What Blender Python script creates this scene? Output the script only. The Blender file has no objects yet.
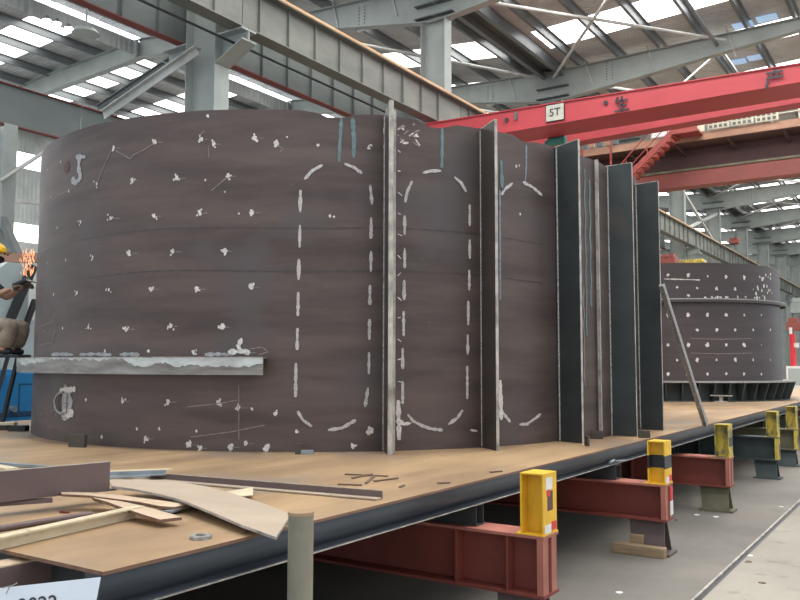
import bpy, math, random
from mathutils import Vector, Matrix
random.seed(7)
S = bpy.context.scene
COL = S.collection
R_ = math.radians

# ------------------------------------------------------------------ camera
CAMM = Matrix(((0.8346057, 0.0412866, -0.5492984),
               (0.5508397, -0.0679673, 0.8318390),
               (0.0029905, 0.9968329, 0.0794682)))          # columns: right, up, forward
EYE = Vector((0, 0, 1.6)); FPX = 820.0
cd = bpy.data.cameras.new('camera'); cam = bpy.data.objects.new('camera', cd); COL.objects.link(cam)
cd.sensor_width = 36; cd.lens = FPX / 800 * 36; cd.clip_end = 400
cr = Matrix(((CAMM[0][0], CAMM[0][1], -CAMM[0][2]), (CAMM[1][0], CAMM[1][1], -CAMM[1][2]), (CAMM[2][0], CAMM[2][1], -CAMM[2][2])))
cam.matrix_world = Matrix.Translation(EYE) @ cr.to_4x4()
S.camera = cam
# measuring helpers: photo measurement -> real point on a known plane / the shell's surface
def ray(x, y): return CAMM @ Vector((x - 400, 300 - y, FPX))
def atz(x, y, z): d = ray(x, y); return EYE + d * ((z - 1.6) / d.z)
def atx(x, y, X): d = ray(x, y); return EYE + d * (X / d.x)
def aty(x, y, Y): d = ray(x, y); return EYE + d * (Y / d.y)
def atcyl(x, y, c, R):
    d = ray(x, y); a = d.x**2 + d.y**2; b = -(d.x*c[0] + d.y*c[1]); q = c[0]**2 + c[1]**2 - R*R
    D = b*b - a*q
    t = -b/a if D < 0 else (-b - math.sqrt(D))/a
    p = EYE + d*t
    return math.degrees(math.atan2(p.y-c[1], p.x-c[0])), p.z

# ------------------------------------------------------------------ materials
def mat(name, col, rough=.6, metal=0.0, var=.25, scale=(4,4,4), col2=None, bump=.0, detail=5, spec=.5, fine=None, ramp=(.3,.7)):
    m = bpy.data.materials.new(name); m.use_nodes = True
    nt = m.node_tree; N = nt.nodes; L = nt.links; b = N['Principled BSDF']
    tc = N.new('ShaderNodeTexCoord'); mp = N.new('ShaderNodeMapping'); mp.inputs['Scale'].default_value = scale
    L.new(tc.outputs['Object'], mp.inputs['Vector'])
    no = N.new('ShaderNodeTexNoise'); no.inputs['Scale'].default_value = 1; no.inputs['Detail'].default_value = detail; no.inputs['Roughness'].default_value = .6
    L.new(mp.outputs[0], no.inputs['Vector'])
    rp = N.new('ShaderNodeValToRGB'); rp.color_ramp.elements[0].position = ramp[0]; rp.color_ramp.elements[1].position = ramp[1]
    c2 = col2 if col2 else tuple(c*(1-var) for c in col)
    hi = col if col2 else tuple(min(1, c*(1+var*.6)) for c in col)
    rp.color_ramp.elements[0].color = (*c2, 1); rp.color_ramp.elements[1].color = (*hi, 1)
    L.new(no.outputs['Fac'], rp.inputs[0]); out = rp.outputs[0]
    if fine:
        n2 = N.new('ShaderNodeTexNoise'); n2.inputs['Scale'].default_value = fine[0]; n2.inputs['Detail'].default_value = 3
        L.new(tc.outputs['Object'], n2.inputs['Vector'])
        r2 = N.new('ShaderNodeValToRGB'); r2.color_ramp.elements[0].position = fine[2]; r2.color_ramp.elements[1].position = fine[2] + .12
        L.new(n2.outputs['Fac'], r2.inputs[0])
        mx = N.new('ShaderNodeMix'); mx.data_type = 'RGBA'; L.new(r2.outputs[0], mx.inputs[0]); L.new(out, mx.inputs[6])
        mx.inputs[7].default_value = (*fine[1], 1); out = mx.outputs[2]
    L.new(out, b.inputs['Base Color'])
    b.inputs['Roughness'].default_value = rough; b.inputs['Metallic'].default_value = metal
    b.inputs['Specular IOR Level'].default_value = spec
    if bump:
        bp = N.new('ShaderNodeBump'); bp.inputs['Strength'].default_value = bump; bp.inputs['Distance'].default_value = .02
        L.new(no.outputs['Fac'], bp.inputs['Height']); L.new(bp.outputs[0], b.inputs['Normal'])
    return m
def emat(name, col, strength):
    m = bpy.data.materials.new(name); m.use_nodes = True; nt = m.node_tree; b = nt.nodes['Principled BSDF']
    b.inputs['Base Color'].default_value = (.6,.6,.6,1); b.inputs['Emission Color'].default_value = (*col, 1); b.inputs['Emission Strength'].default_value = strength
    n = nt.nodes.new('ShaderNodeTexNoise'); n.inputs['Scale'].default_value = 1.3
    r = nt.nodes.new('ShaderNodeValToRGB'); r.color_ramp.elements[0].color = tuple(c*.8 for c in col)+(1,); r.color_ramp.elements[1].color = (*col,1)
    tc = nt.nodes.new('ShaderNodeTexCoord'); nt.links.new(tc.outputs['Object'], n.inputs['Vector'])
    nt.links.new(n.outputs['Fac'], r.inputs[0]); nt.links.new(r.outputs[0], b.inputs['Emission Color'])
    return m

def ribbed(name, col, axis, freq, var=.2, rough=.7):
    m = mat(name, col, rough, 0, var, (1.2,1.2,1.2))
    nt = m.node_tree; b = nt.nodes['Principled BSDF']; tc = nt.nodes['Texture Coordinate'] if 'Texture Coordinate' in nt.nodes else nt.nodes.new('ShaderNodeTexCoord')
    w = nt.nodes.new('ShaderNodeTexWave'); w.bands_direction = axis; w.inputs['Scale'].default_value = freq; w.inputs['Distortion'].default_value = 0
    nt.links.new(tc.outputs['Object'], w.inputs['Vector'])
    bp = nt.nodes.new('ShaderNodeBump'); bp.inputs['Strength'].default_value = .6; bp.inputs['Distance'].default_value = .04
    nt.links.new(w.outputs['Fac'], bp.inputs['Height']); nt.links.new(bp.outputs[0], b.inputs['Normal'])
    return m

M = {}
M['floor'] = mat('concrete_floor', (.20,.183,.16), .65, 0, .3, (.7,.5,1), (.12,.112,.10), .15, 11, fine=(1.6,(.15,.14,.125),.55), ramp=(.36,.64))
M['floor2'] = mat('concrete_paler_tone', (.34,.315,.265), .7, 0, .2, (.8,.6,1), (.235,.215,.18), .15, 11, fine=(4,(.2,.185,.16),.62), ramp=(.36,.64))  # slab right of the rail gets a paler tone than the main floor
M['deck'] = mat('mill_scale_deck', (.47,.315,.175), .45, 0, .2, (1.9,.6,1), (.29,.19,.11), .03, 11, fine=(.8,(.27,.21,.16),.52), ramp=(.38,.62))
M['deck_edge'] = mat('flame_cut_edge', (.22,.12,.08), .8, 0, .35, (20,3,20))
M['chan'] = mat('blue_black_steel', (.055,.065,.08), .42, .35, .35, (3,1.2,12), spec=.6)
M['under'] = mat('dark_under_steel', (.045,.047,.05), .7, .2, .3, (3,3,3))
M['shell'] = mat('brown_mill_scale', (.122,.090,.081), .5, .25, .2, (.7,.7,4.5), (.066,.048,.045), .05, 11, ramp=(.34,.66), spec=.45, fine=(1.1,(.092,.078,.078),.54))
M['shell2'] = mat('dark_brown_mill_scale', (.078,.061,.061), .40, .3, .2, (.6,.6,6.0), (.055,.044,.045), .05, 9, spec=.45)
M['chalk'] = mat('ground_weld_white', (.78,.74,.70), .7, 0, .25, (40,40,40), (.42,.39,.37))
M['dash'] = mat('white_crayon', (.62,.60,.58), .8, 0, .3, (60,60,60), (.28,.26,.26))
M['scratch'] = mat('faint_crayon', (.30,.255,.24), .8, 0, .3, (60,60,60), (.2,.16,.15))
M['teal'] = mat('teal_marker', (.16,.25,.26), .8, 0, .3, (60,60,20), (.1,.14,.15))
M['bluemark'] = mat('blue_marker', (.22,.28,.34), .8, 0, .3, (60,60,20), (.13,.15,.18))
M['haze'] = mat('white_spray_paint', (.42,.45,.47), .8, 0, .4, (25,25,25), (.24,.23,.23))
M['rust'] = mat('rust_stain', (.17,.105,.065), .8, 0, .4, (6,6,3), (.125,.09,.08))
M['fin'] = mat('dark_fin_plate', (.052,.062,.064), .5, .3, .35, (2,2,4), (.035,.042,.044), .03, fine=(1.6,(.075,.066,.062),.62))
M['finbrown'] = mat('brown_fin_plate', (.085,.072,.062), .5, .3, .3, (2,2,4))
M['edge'] = mat('bright_cut_edge', (.60,.56,.51), .5, .2, .4, (9,9,7), (.22,.20,.18))
M['bead'] = mat('weld_bead', (.50,.50,.48), .5, .4, .4, (60,60,60), (.12,.12,.12))
M['chalkblue'] = mat('pale_blue_chalk', (.62,.68,.69), .7, 0, .3, (5,5,12), (.33,.35,.35))
M['shelf'] = mat('chalk_smeared_steel', (.34,.34,.325), .45, .35, .5, (2.2,2.2,14), (.13,.115,.105), .04, 6)
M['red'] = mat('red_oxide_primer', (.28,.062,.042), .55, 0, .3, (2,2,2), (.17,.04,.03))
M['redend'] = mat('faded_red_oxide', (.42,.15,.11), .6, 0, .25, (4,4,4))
M['olive'] = mat('olive_steel', (.14,.13,.08), .6, 0, .4, (3,3,3))
M['darkgreen'] = mat('dark_green_steel', (.045,.06,.06), .6, .1, .3, (3,3,3))
M['yellow'] = mat('safety_yellow', (.80,.47,.03), .5, 0, .2, (5,5,5), fine=(9,(.35,.24,.06),.66))
M['yellowworn'] = mat('worn_yellow', (.62,.47,.07), .6, 0, .4, (5,5,5), fine=(5,(.12,.13,.09),.5))
M['black'] = mat('black_paint', (.035,.037,.045), .5, 0, .3, (8,8,8))
M['white'] = mat('white_label', (.75,.75,.76), .6, 0, .15, (9,9,9))
M['redtape'] = mat('red_tape', (.62,.03,.04), .5, 0, .2, (9,9,9))
M['label'] = mat('grey_cream_label', (.50,.49,.43), .6, 0, .15, (9,9,9))
M['paper'] = mat('white_sign_sheet', (.74,.79,.86), .45, 0, .06, (2,2,2))
M['wood'] = mat('weathered_timber', (.36,.26,.155), .8, 0, .3, (3,3,34), (.2,.14,.085), .2)
M['post'] = mat('grey_green_pipe_paint', (.31,.285,.215), .45, .1, .3, (5,5,3), (.19,.18,.14), fine=(9,(.30,.25,.19),.68))
M['struct'] = mat('grey_green_paint', (.34,.375,.36), .5, .05, .18, (1.2,1.2,1.2), (.25,.28,.268))
M['structd'] = mat('dark_grey_paint', (.12,.135,.135), .55, .05, .25, (1.2,1.2,1.2))  # darker grey paint for plates, bolts and small steel parts
M['girder'] = mat('dusty_girder_paint', (.185,.19,.168), .6, .05, .3, (1.5,.9,2.5), (.11,.118,.108))
M['girdb'] = mat('blue_green_girder_paint', (.15,.175,.175), .6, .05, .3, (1.5,.9,2.5), (.11,.135,.135))
M['railpaint'] = mat('orange_dusty_rail', (.56,.35,.19), .6, .1, .25, (3,1,3))
M['redflange'] = mat('red_brown_flange', (.20,.035,.03), .6, 0, .3, (3,1,3))
M['crane'] = mat('crane_red', (.50,.060,.072), .5, 0, .12, (.8,.8,1.5), (.40,.045,.055))
M['crane2'] = mat('faded_crane_red', (.28,.075,.06), .6, 0, .25, (.8,.8,2), (.2,.05,.042))
M['crane2d'] = mat('dusty_brown_red', (.115,.06,.055), .7, 0, .25, (.8,.8,2))
M['orange'] = mat('salmon_orange_steel', (.46,.26,.17), .6, 0, .25, (2,2,3), (.30,.16,.105))
M['coral'] = mat('coral_red_stair_paint', (.33,.06,.05), .55, 0, .2, (3,3,3))
M['cream'] = mat('cream_sheet', (.62,.57,.44), .6, 0, .2, (3,3,3))
M['roof'] = ribbed('foil_roof_sheet', (.53,.545,.56), 'Y', 2.2)
M['purlin'] = mat('galvanised_purlin', (.24,.26,.27), .42, .4, .3, (1,.5,2), (.15,.165,.175))
M['brace'] = mat('pale_brace', (.50,.51,.49), .5, .1, .25, (2,2,2))
M['clad'] = ribbed('grey_cladding', (.36,.385,.38), 'Y', 1.6)
M['sky'] = emat('translucent_roof_sheet', (1,.985,.95), 4.5)
M['win'] = emat('daylit_window_band', (.93,.97,1), 4.0)
M['lampglow'] = emat('lamp_glow', (1,1,.97), 12)
M['spark'] = emat('spark_glow', (1,.36,.10), 2.2)
M['bluepatch'] = emat('blue_roof_patch', (.13,.35,.62), .9)
M['scrapbrown'] = mat('brown_primer_plate', (.135,.095,.092), .55, .1, .15, (2,2,5))
M['arc'] = mat('clean_cut_plate', (.48,.39,.30), .5, .05, .15, (3,3,3), (.39,.31,.235))
M['arctan'] = mat('tan_cut_plate', (.60,.46,.33), .55, .05, .15, (3,3,3), (.48,.36,.25))
M['alloy'] = mat('pale_blue_grey_steel', (.36,.42,.46), .4, .4, .3, (4,9,4), (.2,.24,.27))
M['cream2'] = mat('scuffed_cream_channel', (.66,.58,.41), .6, 0, .2, (9,9,9), (.5,.42,.29), fine=(14,(.3,.24,.16),.66))
M['navy'] = mat('blue_cabinet_paint', (.03,.22,.50), .4, 0, .15, (2,2,2))
M['navyd'] = mat('cabinet_groove', (.02,.07,.14), .6, 0, .2, (2,2,2))
M['machine'] = mat('pale_grey_machine', (.36,.42,.42), .5, 0, .15, (2,2,2))
M['darkmetal'] = mat('black_metal', (.025,.027,.03), .5, .3, .3, (5,5,5))
M['skin'] = mat('skin', (.42,.24,.16), .6, 0, .1, (9,9,9))
M['khaki'] = mat('khaki_cloth', (.36,.30,.23), .9, 0, .3, (14,14,14), (.22,.18,.14), .4)
M['denim'] = mat('navy_cloth', (.03,.045,.09), .9, 0, .3, (14,14,14))
M['hat'] = mat('yellow_helmet', (.85,.52,.02), .35, 0, .08, (5,5,5))
M['mask'] = mat('dark_face_cloth', (.035,.02,.025), .9, 0, .2, (12,12,12))
M['glove'] = mat('brown_glove', (.16,.12,.09), .9, 0, .3, (20,20,20))
M['green'] = mat('teal_motor_paint', (.05,.22,.19), .5, 0, .3, (6,6,6))

# ------------------------------------------------------------------ mesh builder
class MB:
    def __init__(s): s.v = []; s.f = []; s.m = []; s.sm = []
    def add(s, vs, fs, mi=0, smooth=False):
        o = len(s.v); s.v += [tuple(v) for v in vs]
        for f in fs: s.f.append([i+o for i in f]); s.m.append(mi); s.sm.append(smooth)
        return s
    def box(s, x0, x1, y0, y1, z0, z1, mi=0):
        v = [(x0,y0,z0),(x1,y0,z0),(x1,y1,z0),(x0,y1,z0),(x0,y0,z1),(x1,y0,z1),(x1,y1,z1),(x0,y1,z1)]
        return s.add(v, [(0,3,2,1),(4,5,6,7),(0,1,5,4),(1,2,6,5),(2,3,7,6),(3,0,4,7)], mi)
    def bar(s, p, q, w, h, mi=0, up=(0,0,1)):
        p = Vector(p); q = Vector(q); d = (q-p).normalized(); u = Vector(up)
        if abs(d.dot(u)) > .98: u = Vector((0,1,0))
        r = d.cross(u).normalized(); u = r.cross(d).normalized()
        v = []
        for c in (p, q):
            for a, b in ((-1,-1),(1,-1),(1,1),(-1,1)): v.append(c + r*a*w/2 + u*b*h/2)
        return s.add(v, [(0,1,2,3),(7,6,5,4),(0,4,5,1),(1,5,6,2),(2,6,7,3),(3,7,4,0)], mi)
    def tube(s, p, q, r, n=16, mi=0, r2=None, cap=True):
        p = Vector(p); q = Vector(q); d = (q-p).normalized(); u = Vector((0,0,1))
        if abs(d.z) > .98: u = Vector((1,0,0))
        a = d.cross(u).normalized(); b = a.cross(d)
        r2 = r if r2 is None else r2; v = []
        for c, rr in ((p, r), (q, r2)):
            for i in range(n):
                t = 2*math.pi*i/n; v.append(c + a*rr*math.cos(t) + b*rr*math.sin(t))
        s.add(v, [(i, (i+1) % n, n+(i+1) % n, n+i) for i in range(n)], mi, True)
        if cap: s.add(v, [list(range(n))[::-1], list(range(n, 2*n))], mi)
        return s
    def prism(s, poly, a, b, mi=0):      # poly = list of 3D points, extruded by vector from a to b
        d = Vector(b) - Vector(a); n = len(poly); v = [Vector(p) for p in poly] + [Vector(p)+d for p in poly]
        s.add(v, [list(range(n))[::-1], list(range(n, 2*n))] + [(i, (i+1) % n, n+(i+1) % n, n+i) for i in range(n)], mi)
        return s
    def ibeam(s, p, q, w, h, tf=.016, tw=.012, mi=0, mi2=None):
        p = Vector(p); q = Vector(q); up = Vector((0,0,1)); mi2 = mi if mi2 is None else mi2
        s.bar(p, q, tw, h-2*tf, mi)
        o = up*(h/2-tf/2); s.bar(p+o, q+o, w, tf, mi2); s.bar(p-o, q-o, w, tf, mi2)
        return s
    def build(s, name, mats, parent=None, bevel=0, loc=None):
        me = bpy.data.meshes.new(name); me.from_pydata(s.v, [], s.f)
        if not isinstance(mats, (list, tuple)): mats = [mats]
        for m in mats: me.materials.append(m)
        for i, p in enumerate(me.polygons): p.material_index = s.m[i]; p.use_smooth = s.sm[i]
        import bmesh
        bm = bmesh.new(); bm.from_mesh(me); bmesh.ops.recalc_face_normals(bm, faces=bm.faces); bm.to_mesh(me); bm.free()
        me.set_sharp_from_angle(angle=R_(40))
        o = bpy.data.objects.new(name, me); COL.objects.link(o)
        if parent is None and loc is None:          # origin at the base of the thing
            xs = [v[0] for v in s.v]; ys = [v[1] for v in s.v]; zs = [v[2] for v in s.v]
            loc = ((min(xs)+max(xs))/2, (min(ys)+max(ys))/2, min(zs))
        if parent is not None:
            o.parent = parent; l = parent.matrix_basis.translation if parent.parent is None else Vector(parent['_o'])
            me.transform(Matrix.Translation(-Vector(l))); o['_o'] = tuple(l)
        else:
            me.transform(Matrix.Translation(-Vector(loc))); o.location = loc; 
        if bevel:
            b = o.modifiers.new('bevel', 'BEVEL'); b.width = bevel; b.segments = 2; b.limit_method = 'ANGLE'
        return o

def tag(o, label=None, cat=None, group=None, kind=None):
    if label: o['label'] = label
    if cat: o['category'] = cat
    if group: o['group'] = group
    if kind: o['kind'] = kind
    return o
def thing(name, loc, label, cat, group=None):
    o = bpy.data.objects.new(name, None); COL.objects.link(o); o.location = loc; o.empty_display_size = .1
    return tag(o, label, cat, group)
def struct(o, label=None, cat=None): return tag(o, label, cat, kind='structure')
ORD = ['first','second','third','fourth','fifth','sixth','seventh','eighth','ninth','tenth','eleventh','twelfth','thirteenth','fourteenth']

# ------------------------------------------------------------------ setting
FX = -1.48
m = MB(); m.box(-34, FX-.03, -2, 113, -.1, 0); struct(m.build('floor', M['floor']), 'grey worn concrete floor under and beside the platform', 'floor')
m = MB(); m.box(FX+.03, 14, -2, 113, -.1, 0); struct(m.build('floor', M['floor2']), 'concrete floor in a paler tone right of the sunken rail', 'floor')
m = MB(); m.box(FX-.03, FX+.03, -2, 113, -.1, -.012, 0); m.box(FX-.03, FX-.012, -2, 113, -.012, .004, 1)
tag(m.build('floor_rail', [M['black'], M['edge']]), 'dark steel rail sunk in the floor along the aisle', 'rail')

XC = -10.3                          # interior column row
def roofz(x):                       # underside of the roof sheets
    if x > XC: return 11.45 + .045*(x-XC)
    if x > -21.5: return 11.45 + .1*(XC-x)
    return 11.45 + .1*(21.5-10.3) - .06*(-21.5-x)
m = MB()
bands = []; y = 1.5; k = 0
SKY0 = 22.6; SP = 3.75; SW = 1.5
edges = [1.0]; ys = [SKY0 + SP*i for i in range(-5, 24)]
def roofpoly(y0, y1, mi, xs, t=.04):
    for a, b in zip(xs[:-1], xs[1:]):
        v = [(a,y0,roofz(a)),(b,y0,roofz(b)),(b,y1,roofz(b)),(a,y1,roofz(a))]
        v += [(p[0],p[1],p[2]+t) for p in v]
        m.add(v, [(0,1,2,3),(7,6,5,4),(0,4,5,1),(1,5,6,2),(2,6,7,3),(3,7,4,0)], mi)
prev = 1.0
for yy in ys:
    roofpoly(prev, yy-SW/2, 0, [-34, -21.5, XC, 13.5]); prev = yy+SW/2
roofpoly(prev, 113, 0, [-34, -21.5, XC, 13.5])
for yy in ys:   # sheet between skylight ends
    roofpoly(yy-SW/2, yy+SW/2, 0, [-34,-33]); roofpoly(yy-SW/2, yy+SW/2, 0, [-22.0,-21.5, -20.8]); roofpoly(yy-SW/2, yy+SW/2, 0, [XC-.5,XC,XC+.5]); roofpoly(yy-SW/2, yy+SW/2, 0, [9,13.5])
struct(m.build('ceiling', M['roof']), 'grey ribbed roof sheets', 'ceiling')
n = 1
for yy in ys:
    for xs in ([-33,-22.0],[-20.8,XC-.5],[XC+.5,9]):
        m = MB(); roofpoly(yy-SW/2, yy+SW/2, 0, xs, .02)
        struct(m.build('window_%d' % n, M['sky']), 'bright translucent roof skylight strip', 'skylight'); n += 1
# left wall
m = MB(); XW = -33.4
for z0, z1 in ((0,6.95),(7.75,10.2),(10.9,12)): m.box(XW-.1, XW, 2, 113, z0, z1)
struct(m.build('wall_left', M['clad']), 'grey ribbed wall cladding', 'wall')
for z0, z1 in ((6.95,7.75),(10.2,10.9)):
    m = MB(); m.box(XW-.08, XW-.04, 2, 113, z0, z1); struct(m.build('window_%d' % n, M['win']), 'bright horizontal window band in the left wall', 'window'); n += 1
m = MB(); m.box(XW, 14, 113, 113.1, 0, 13); struct(m.build('wall_far', M['clad']), 'grey end wall', 'wall')
# ridge fascia of the left bay with its bright strip
m = MB(); m.box(-21.75,-21.7, 2, 112, 11.72, 12.2)
for i in range(30): m.box(-21.7,-21.62, 2+i*3.75, 2.1+i*3.75, 11.66, 12.22)
struct(m.build('trim_1', M['clad']), 'grey vertical panels under the ridge of the left bay', 'trim')
m = MB(); m.box(-21.72,-21.68, 2, 112, 12.22, 12.36); struct(m.build('window_%d' % n, M['win']), 'thin bright strip under the ridge of the left bay', 'window')

# ------------------------------------------------------------------ frames: columns, rafters
colY = [9.7 + 7.5*k for k in range(13)]
def column(k, Y, zt):
    XC = -10.42 if k == 0 else -10.3
    o = thing('steel_column', (XC, Y, 0), ('broad grey green steel column behind the big shell, nearest of its row' if k == 0 else 'grey green steel column, %s of the row counted from the camera' % ORD[k]), 'column', 'steel columns between the two bays')
    hw = .35 if k else .36; hy = .17
    m = MB()
    m.box(XC-hw, XC-hw+.02, Y-hy, Y+hy, 0, zt); m.box(XC+hw-.02, XC+hw, Y-hy, Y+hy, 0, zt); m.box(XC-hw+.02, XC+hw-.02, Y-.008, Y+.008, 0, zt)
    m.build('shaft', M['struct'], o)
    if k < 9:
        for i, zz in enumerate((zt+.12, zt+.45)):
            for sx in (-1, 1):
                m = MB(); m.box(XC+sx*.02 if sx > 0 else XC-.55, XC+.55 if sx > 0 else XC-.02, Y-.17, Y+.17, zz, zz+.025); m.build('stiffener_plate', M['structd'], o)
    # bracket carrying the crane runways
    for sx in (-1, 1):
        b = MB()
        x0 = XC+sx*hw; x1 = XC+sx*(hw+.62)
        b.box(min(x0,x1), max(x0,x1), Y-.17, Y+.17, 7.16, 7.19)
        b.prism([(x0,Y-.01,7.16),(x1,Y-.01,7.16),(x1,Y-.01,7.0),(x0,Y-.01,6.7)], (0,0,0), (0,.02,0))
        b.prism([(x1,Y-.17,6.98),(x1,Y+.17,6.98),(x0,Y+.17,6.68),(x0,Y-.17,6.68)], (0,0,0), (0,0,.02))
        b.build('bracket', M['struct'], o)
    return o
for k, Y in enumerate(colY): column(k, Y, 10.22 if k else 11.3)
def rafter(k, Y, side):
    lab = {'A': 'grey green tapered roof beam of the right bay, %s one from the camera', 'B': 'grey green tapered roof beam of the left bay, %s one from the camera'}[side] % ORD[k-1]
    o = thing('roof_beam', (XC, Y, 10), lab, 'roof beam', 'tapered roof beams of the %s bay' % ('right' if side == 'A' else 'left'))
    if side == 'A': pts = [(XC, 10.20, 11.2), (-3.0, 10.95, 11.30), (2, 11.0, 11.5), (12, 11.35, 12.0)]
    else: pts = [(XC, 10.20, 11.2), (-14.8, 10.98, 11.45), (-21.5, 11.65, 12.25), (-27, 11.40, 12.05), (-33, 10.6, 11.6)]
    m = MB()
    for (x0,a0,b0),(x1,a1,b1) in zip(pts[:-1], pts[1:]):
        m.prism([(x0,Y-.006,a0),(x1,Y-.006,a1),(x1,Y-.006,b1),(x0,Y-.006,b0)], (0,0,0), (0,.012,0))
    m.build('web', M['struct'], o)
    m = MB()
    for (x0,a0,b0),(x1,a1,b1) in zip(pts[:-1], pts[1:]): m.bar((x0,Y,a0),(x1,Y,a1),.26,.018)
    m.build('bottom_flange', M['struct'], o)
    m = MB()
    for (x0,a0,b0),(x1,a1,b1) in zip(pts[:-1], pts[1:]): m.bar((x0,Y,b0),(x1,Y,b1),.26,.018)
    m.build('top_flange', M['struct'], o)
    if k <= 6:
        xj = -8.4 if side == 'A' else -12.6
        m = MB(); t = .25
        for i in range(7):
            for dx in (-.09, .09):
                zc = 10.62 + i*.09; m.tube((xj+dx,Y-.03,zc),(xj+dx,Y+.03,zc),.022,6)
        m.build('bolt_row', M['structd'], o)
        m = MB(); m.box(xj-.16, xj+.16, Y-.014, Y+.014, 10.5 , 11.28); m.build('splice_plate', M['struct'], o)
    return o
for k, Y in enumerate(colY):
    if k == 0: continue
    rafter(k, Y, 'A'); rafter(k, Y, 'B')
# purlins
px = [XC+.95+1.25*i for i in range(0, 13)]
def purlin(x, label, group):
    z = roofz(x)
    m = MB(); m.box(x-.006, x+.006, 2, 112, z-.24, z); m.box(x-.08, x, 2, 112, z-.24, z-.23); m.box(x, x+.08, 2, 112, z-.012, z-.002); m.box(x-.085, x-.075, 2, 112, z-.24, z-.205)
    tag(m.build('roof_purlin', M['purlin']), label, 'purlin', group)
for i, x in enumerate(px): purlin(x, 'galvanised purlin under the right bay roof, number %s right of the column row' % ORD[i], 'purlins of the right bay')
for i in range(14):
    x = XC-.95-1.4*i
    if abs(x+21.5) < .35: x -= .4
    purlin(x, 'galvanised purlin under the left bay roof, number %s left of the column row' % ORD[i], 'purlins of the left bay')
# double valley member above the columns
for dx, nm in ((-.30,'left'),(.30,'right')):
    m = MB(); m.box(XC+dx-.01, XC+dx+.01, 2, 112, 11.05, 11.42); m.box(XC+dx-.07, XC+dx+.07, 2, 112, 11.04, 11.055); 
    tag(m.build('valley_beam', M['purlin']), 'deep dark steel valley beam on the %s side of the column heads' % nm, 'beam')
m = MB(); m.box(XC-.28, XC+.28, 2, 112, 11.30, 11.32); tag(m.build('valley_gutter', M['structd']), 'grey box gutter between the two valley beams', 'gutter')
m = MB(); m.tube((-5.15,14,11.02),(-5.15,112,11.02),.05,10); tag(m.build('tie_rod', M['purlin']), 'long galvanised tie tube under the right bay roof', 'tie rod')
# roof braces
def rod(p, q, r, label, name='brace_rod', mt='brace', cat='brace', group=None):
    m = MB(); m.tube(p, q, r, 10); return tag(m.build(name, M[mt]), label, cat, group)
bi = 0
for k in (1,2,4,5,6):
    Y0, Y1 = colY[k], colY[k]+7.5; near = ORD[bi]; bi += 1
    rod((XC+.1,Y1-.2,10.98),(-4.9,Y0+.2,11.05),.045,'pale diagonal roof brace from column head towards the camera, %s bay' % near, group='diagonal roof braces')
    rod((XC+.1,Y0+.2,10.98),(-4.9,Y1-.2,11.05),.045,'pale diagonal roof brace from column head away from the camera, %s bay' % near, group='diagonal roof braces')
for k in (1,2):
    Y0, Y1 = colY[k], colY[k]+7.5
    rod((XC-.5,Y1-.3,11.05),(XC-4.8,Y0+.3,11.15),.05,'pale diagonal roof brace left of the column row, %s bay' % ORD[k-1], group='diagonal roof braces')
# sag rods between rafters and purlins (knee struts)
for i, (x, k) in enumerate(((-11.9,2),(-9.2,2),(-7.2,2),(-4.9,2),(-13.6,1),(-11.7,1))):
    Y = colY[k]; rod((x,Y-.05,roofz(x)-.15),(x+.25,Y-.03,10.55 if i < 4 else 10.65),.02,'thin knee strut against a roof beam, %s from the left' % ORD[[2,3,4,5,0,1][i]],'knee_strut','brace','strut','knee struts')
# vertical X brace between two columns
for a, b, t in ((4,5,'rising to the left'),(5,4,'rising to the right')):
    p = (XC+.2, colY[a]+(.2 if a < b else -.2), 10.0); q = (XC+.2, colY[b]-(.2 if a < b else -.2), 8.1)
    m = MB(); m.bar(p, q, .12, .12); tag(m.build('cross_brace', M['brace']), 'pale steel cross brace between two far columns, the leg %s' % t, 'brace')

# ------------------------------------------------------------------ crane runway girders
def runway(X, zb, zt, y0, y1, k, lab, matn, rail=None, flange=None, fw=.30, group=None, sp=.75, side=1, stiff=True, sw=None):
    sw = sw or fw-.02
    o = thing('crane_runway_girder', (X, y0, zb), lab, 'girder', group)
    m = MB(); m.box(X-.008, X+.008, y0, y1, zb+.02, zt-.02); m.build('web', M[matn], o)
    m = MB(); m.box(X-fw/2, X+fw/2, y0, y1, zb, zb+.02); m.build('bottom_flange', M[flange or matn], o)
    m = MB(); m.box(X-fw/2, X+fw/2, y0, y1, zt-.02, zt); m.build('top_flange', M[matn if not flange else flange], o)
    if rail:
        m = MB(); m.box(X-.16, X+.16, y0, y1, zt, zt+.05); m.box(X-.035, X+.035, y0, y1, zt+.05, zt+.12); m.build('rail', M[rail], o)
    if stiff:
        nn = int((y1-y0)/sp)
        if k < 4:
            for i in range(nn):
                yy = y0+sp*(i+.5); m = MB(); m.box(X-sw/2, X+sw/2, yy-.009, yy+.009, zb+.02, zt-.02); m.build('stiffener', M[matn], o)
        else:
            m = MB()
            for i in range(nn):
                yy = y0+sp*(i+.5); m.box(X-sw/2, X+sw/2, yy-.009, yy+.009, zb+.02, zt-.02)
            tag(m.build('stiffener', M[matn], o), kind='stuff')
for k in range(0, 13):
    y0 = colY[k]-7.5 if k else 1.9; y1 = colY[k]
    runway(-9.6, 7.2, 7.98, y0, y1-.02, k, 'dusty crane girder with orange rail right of the columns, %s span from the camera' % ORD[k], 'girder', 'railpaint', sw=.12, group='crane runway girders of the right bay')
for k in range(0, 5):
    y0 = colY[k]-7.5 if k else 1.9; y1 = colY[k]
    runway(-10.95, 7.2, 8.0, y0, y1-.02, k, 'blue green girder with red flange left of the columns, %s span from the camera' % ORD[k], 'girdb', flange='redflange', fw=.17, group='crane runway girders left of the column row')
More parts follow.
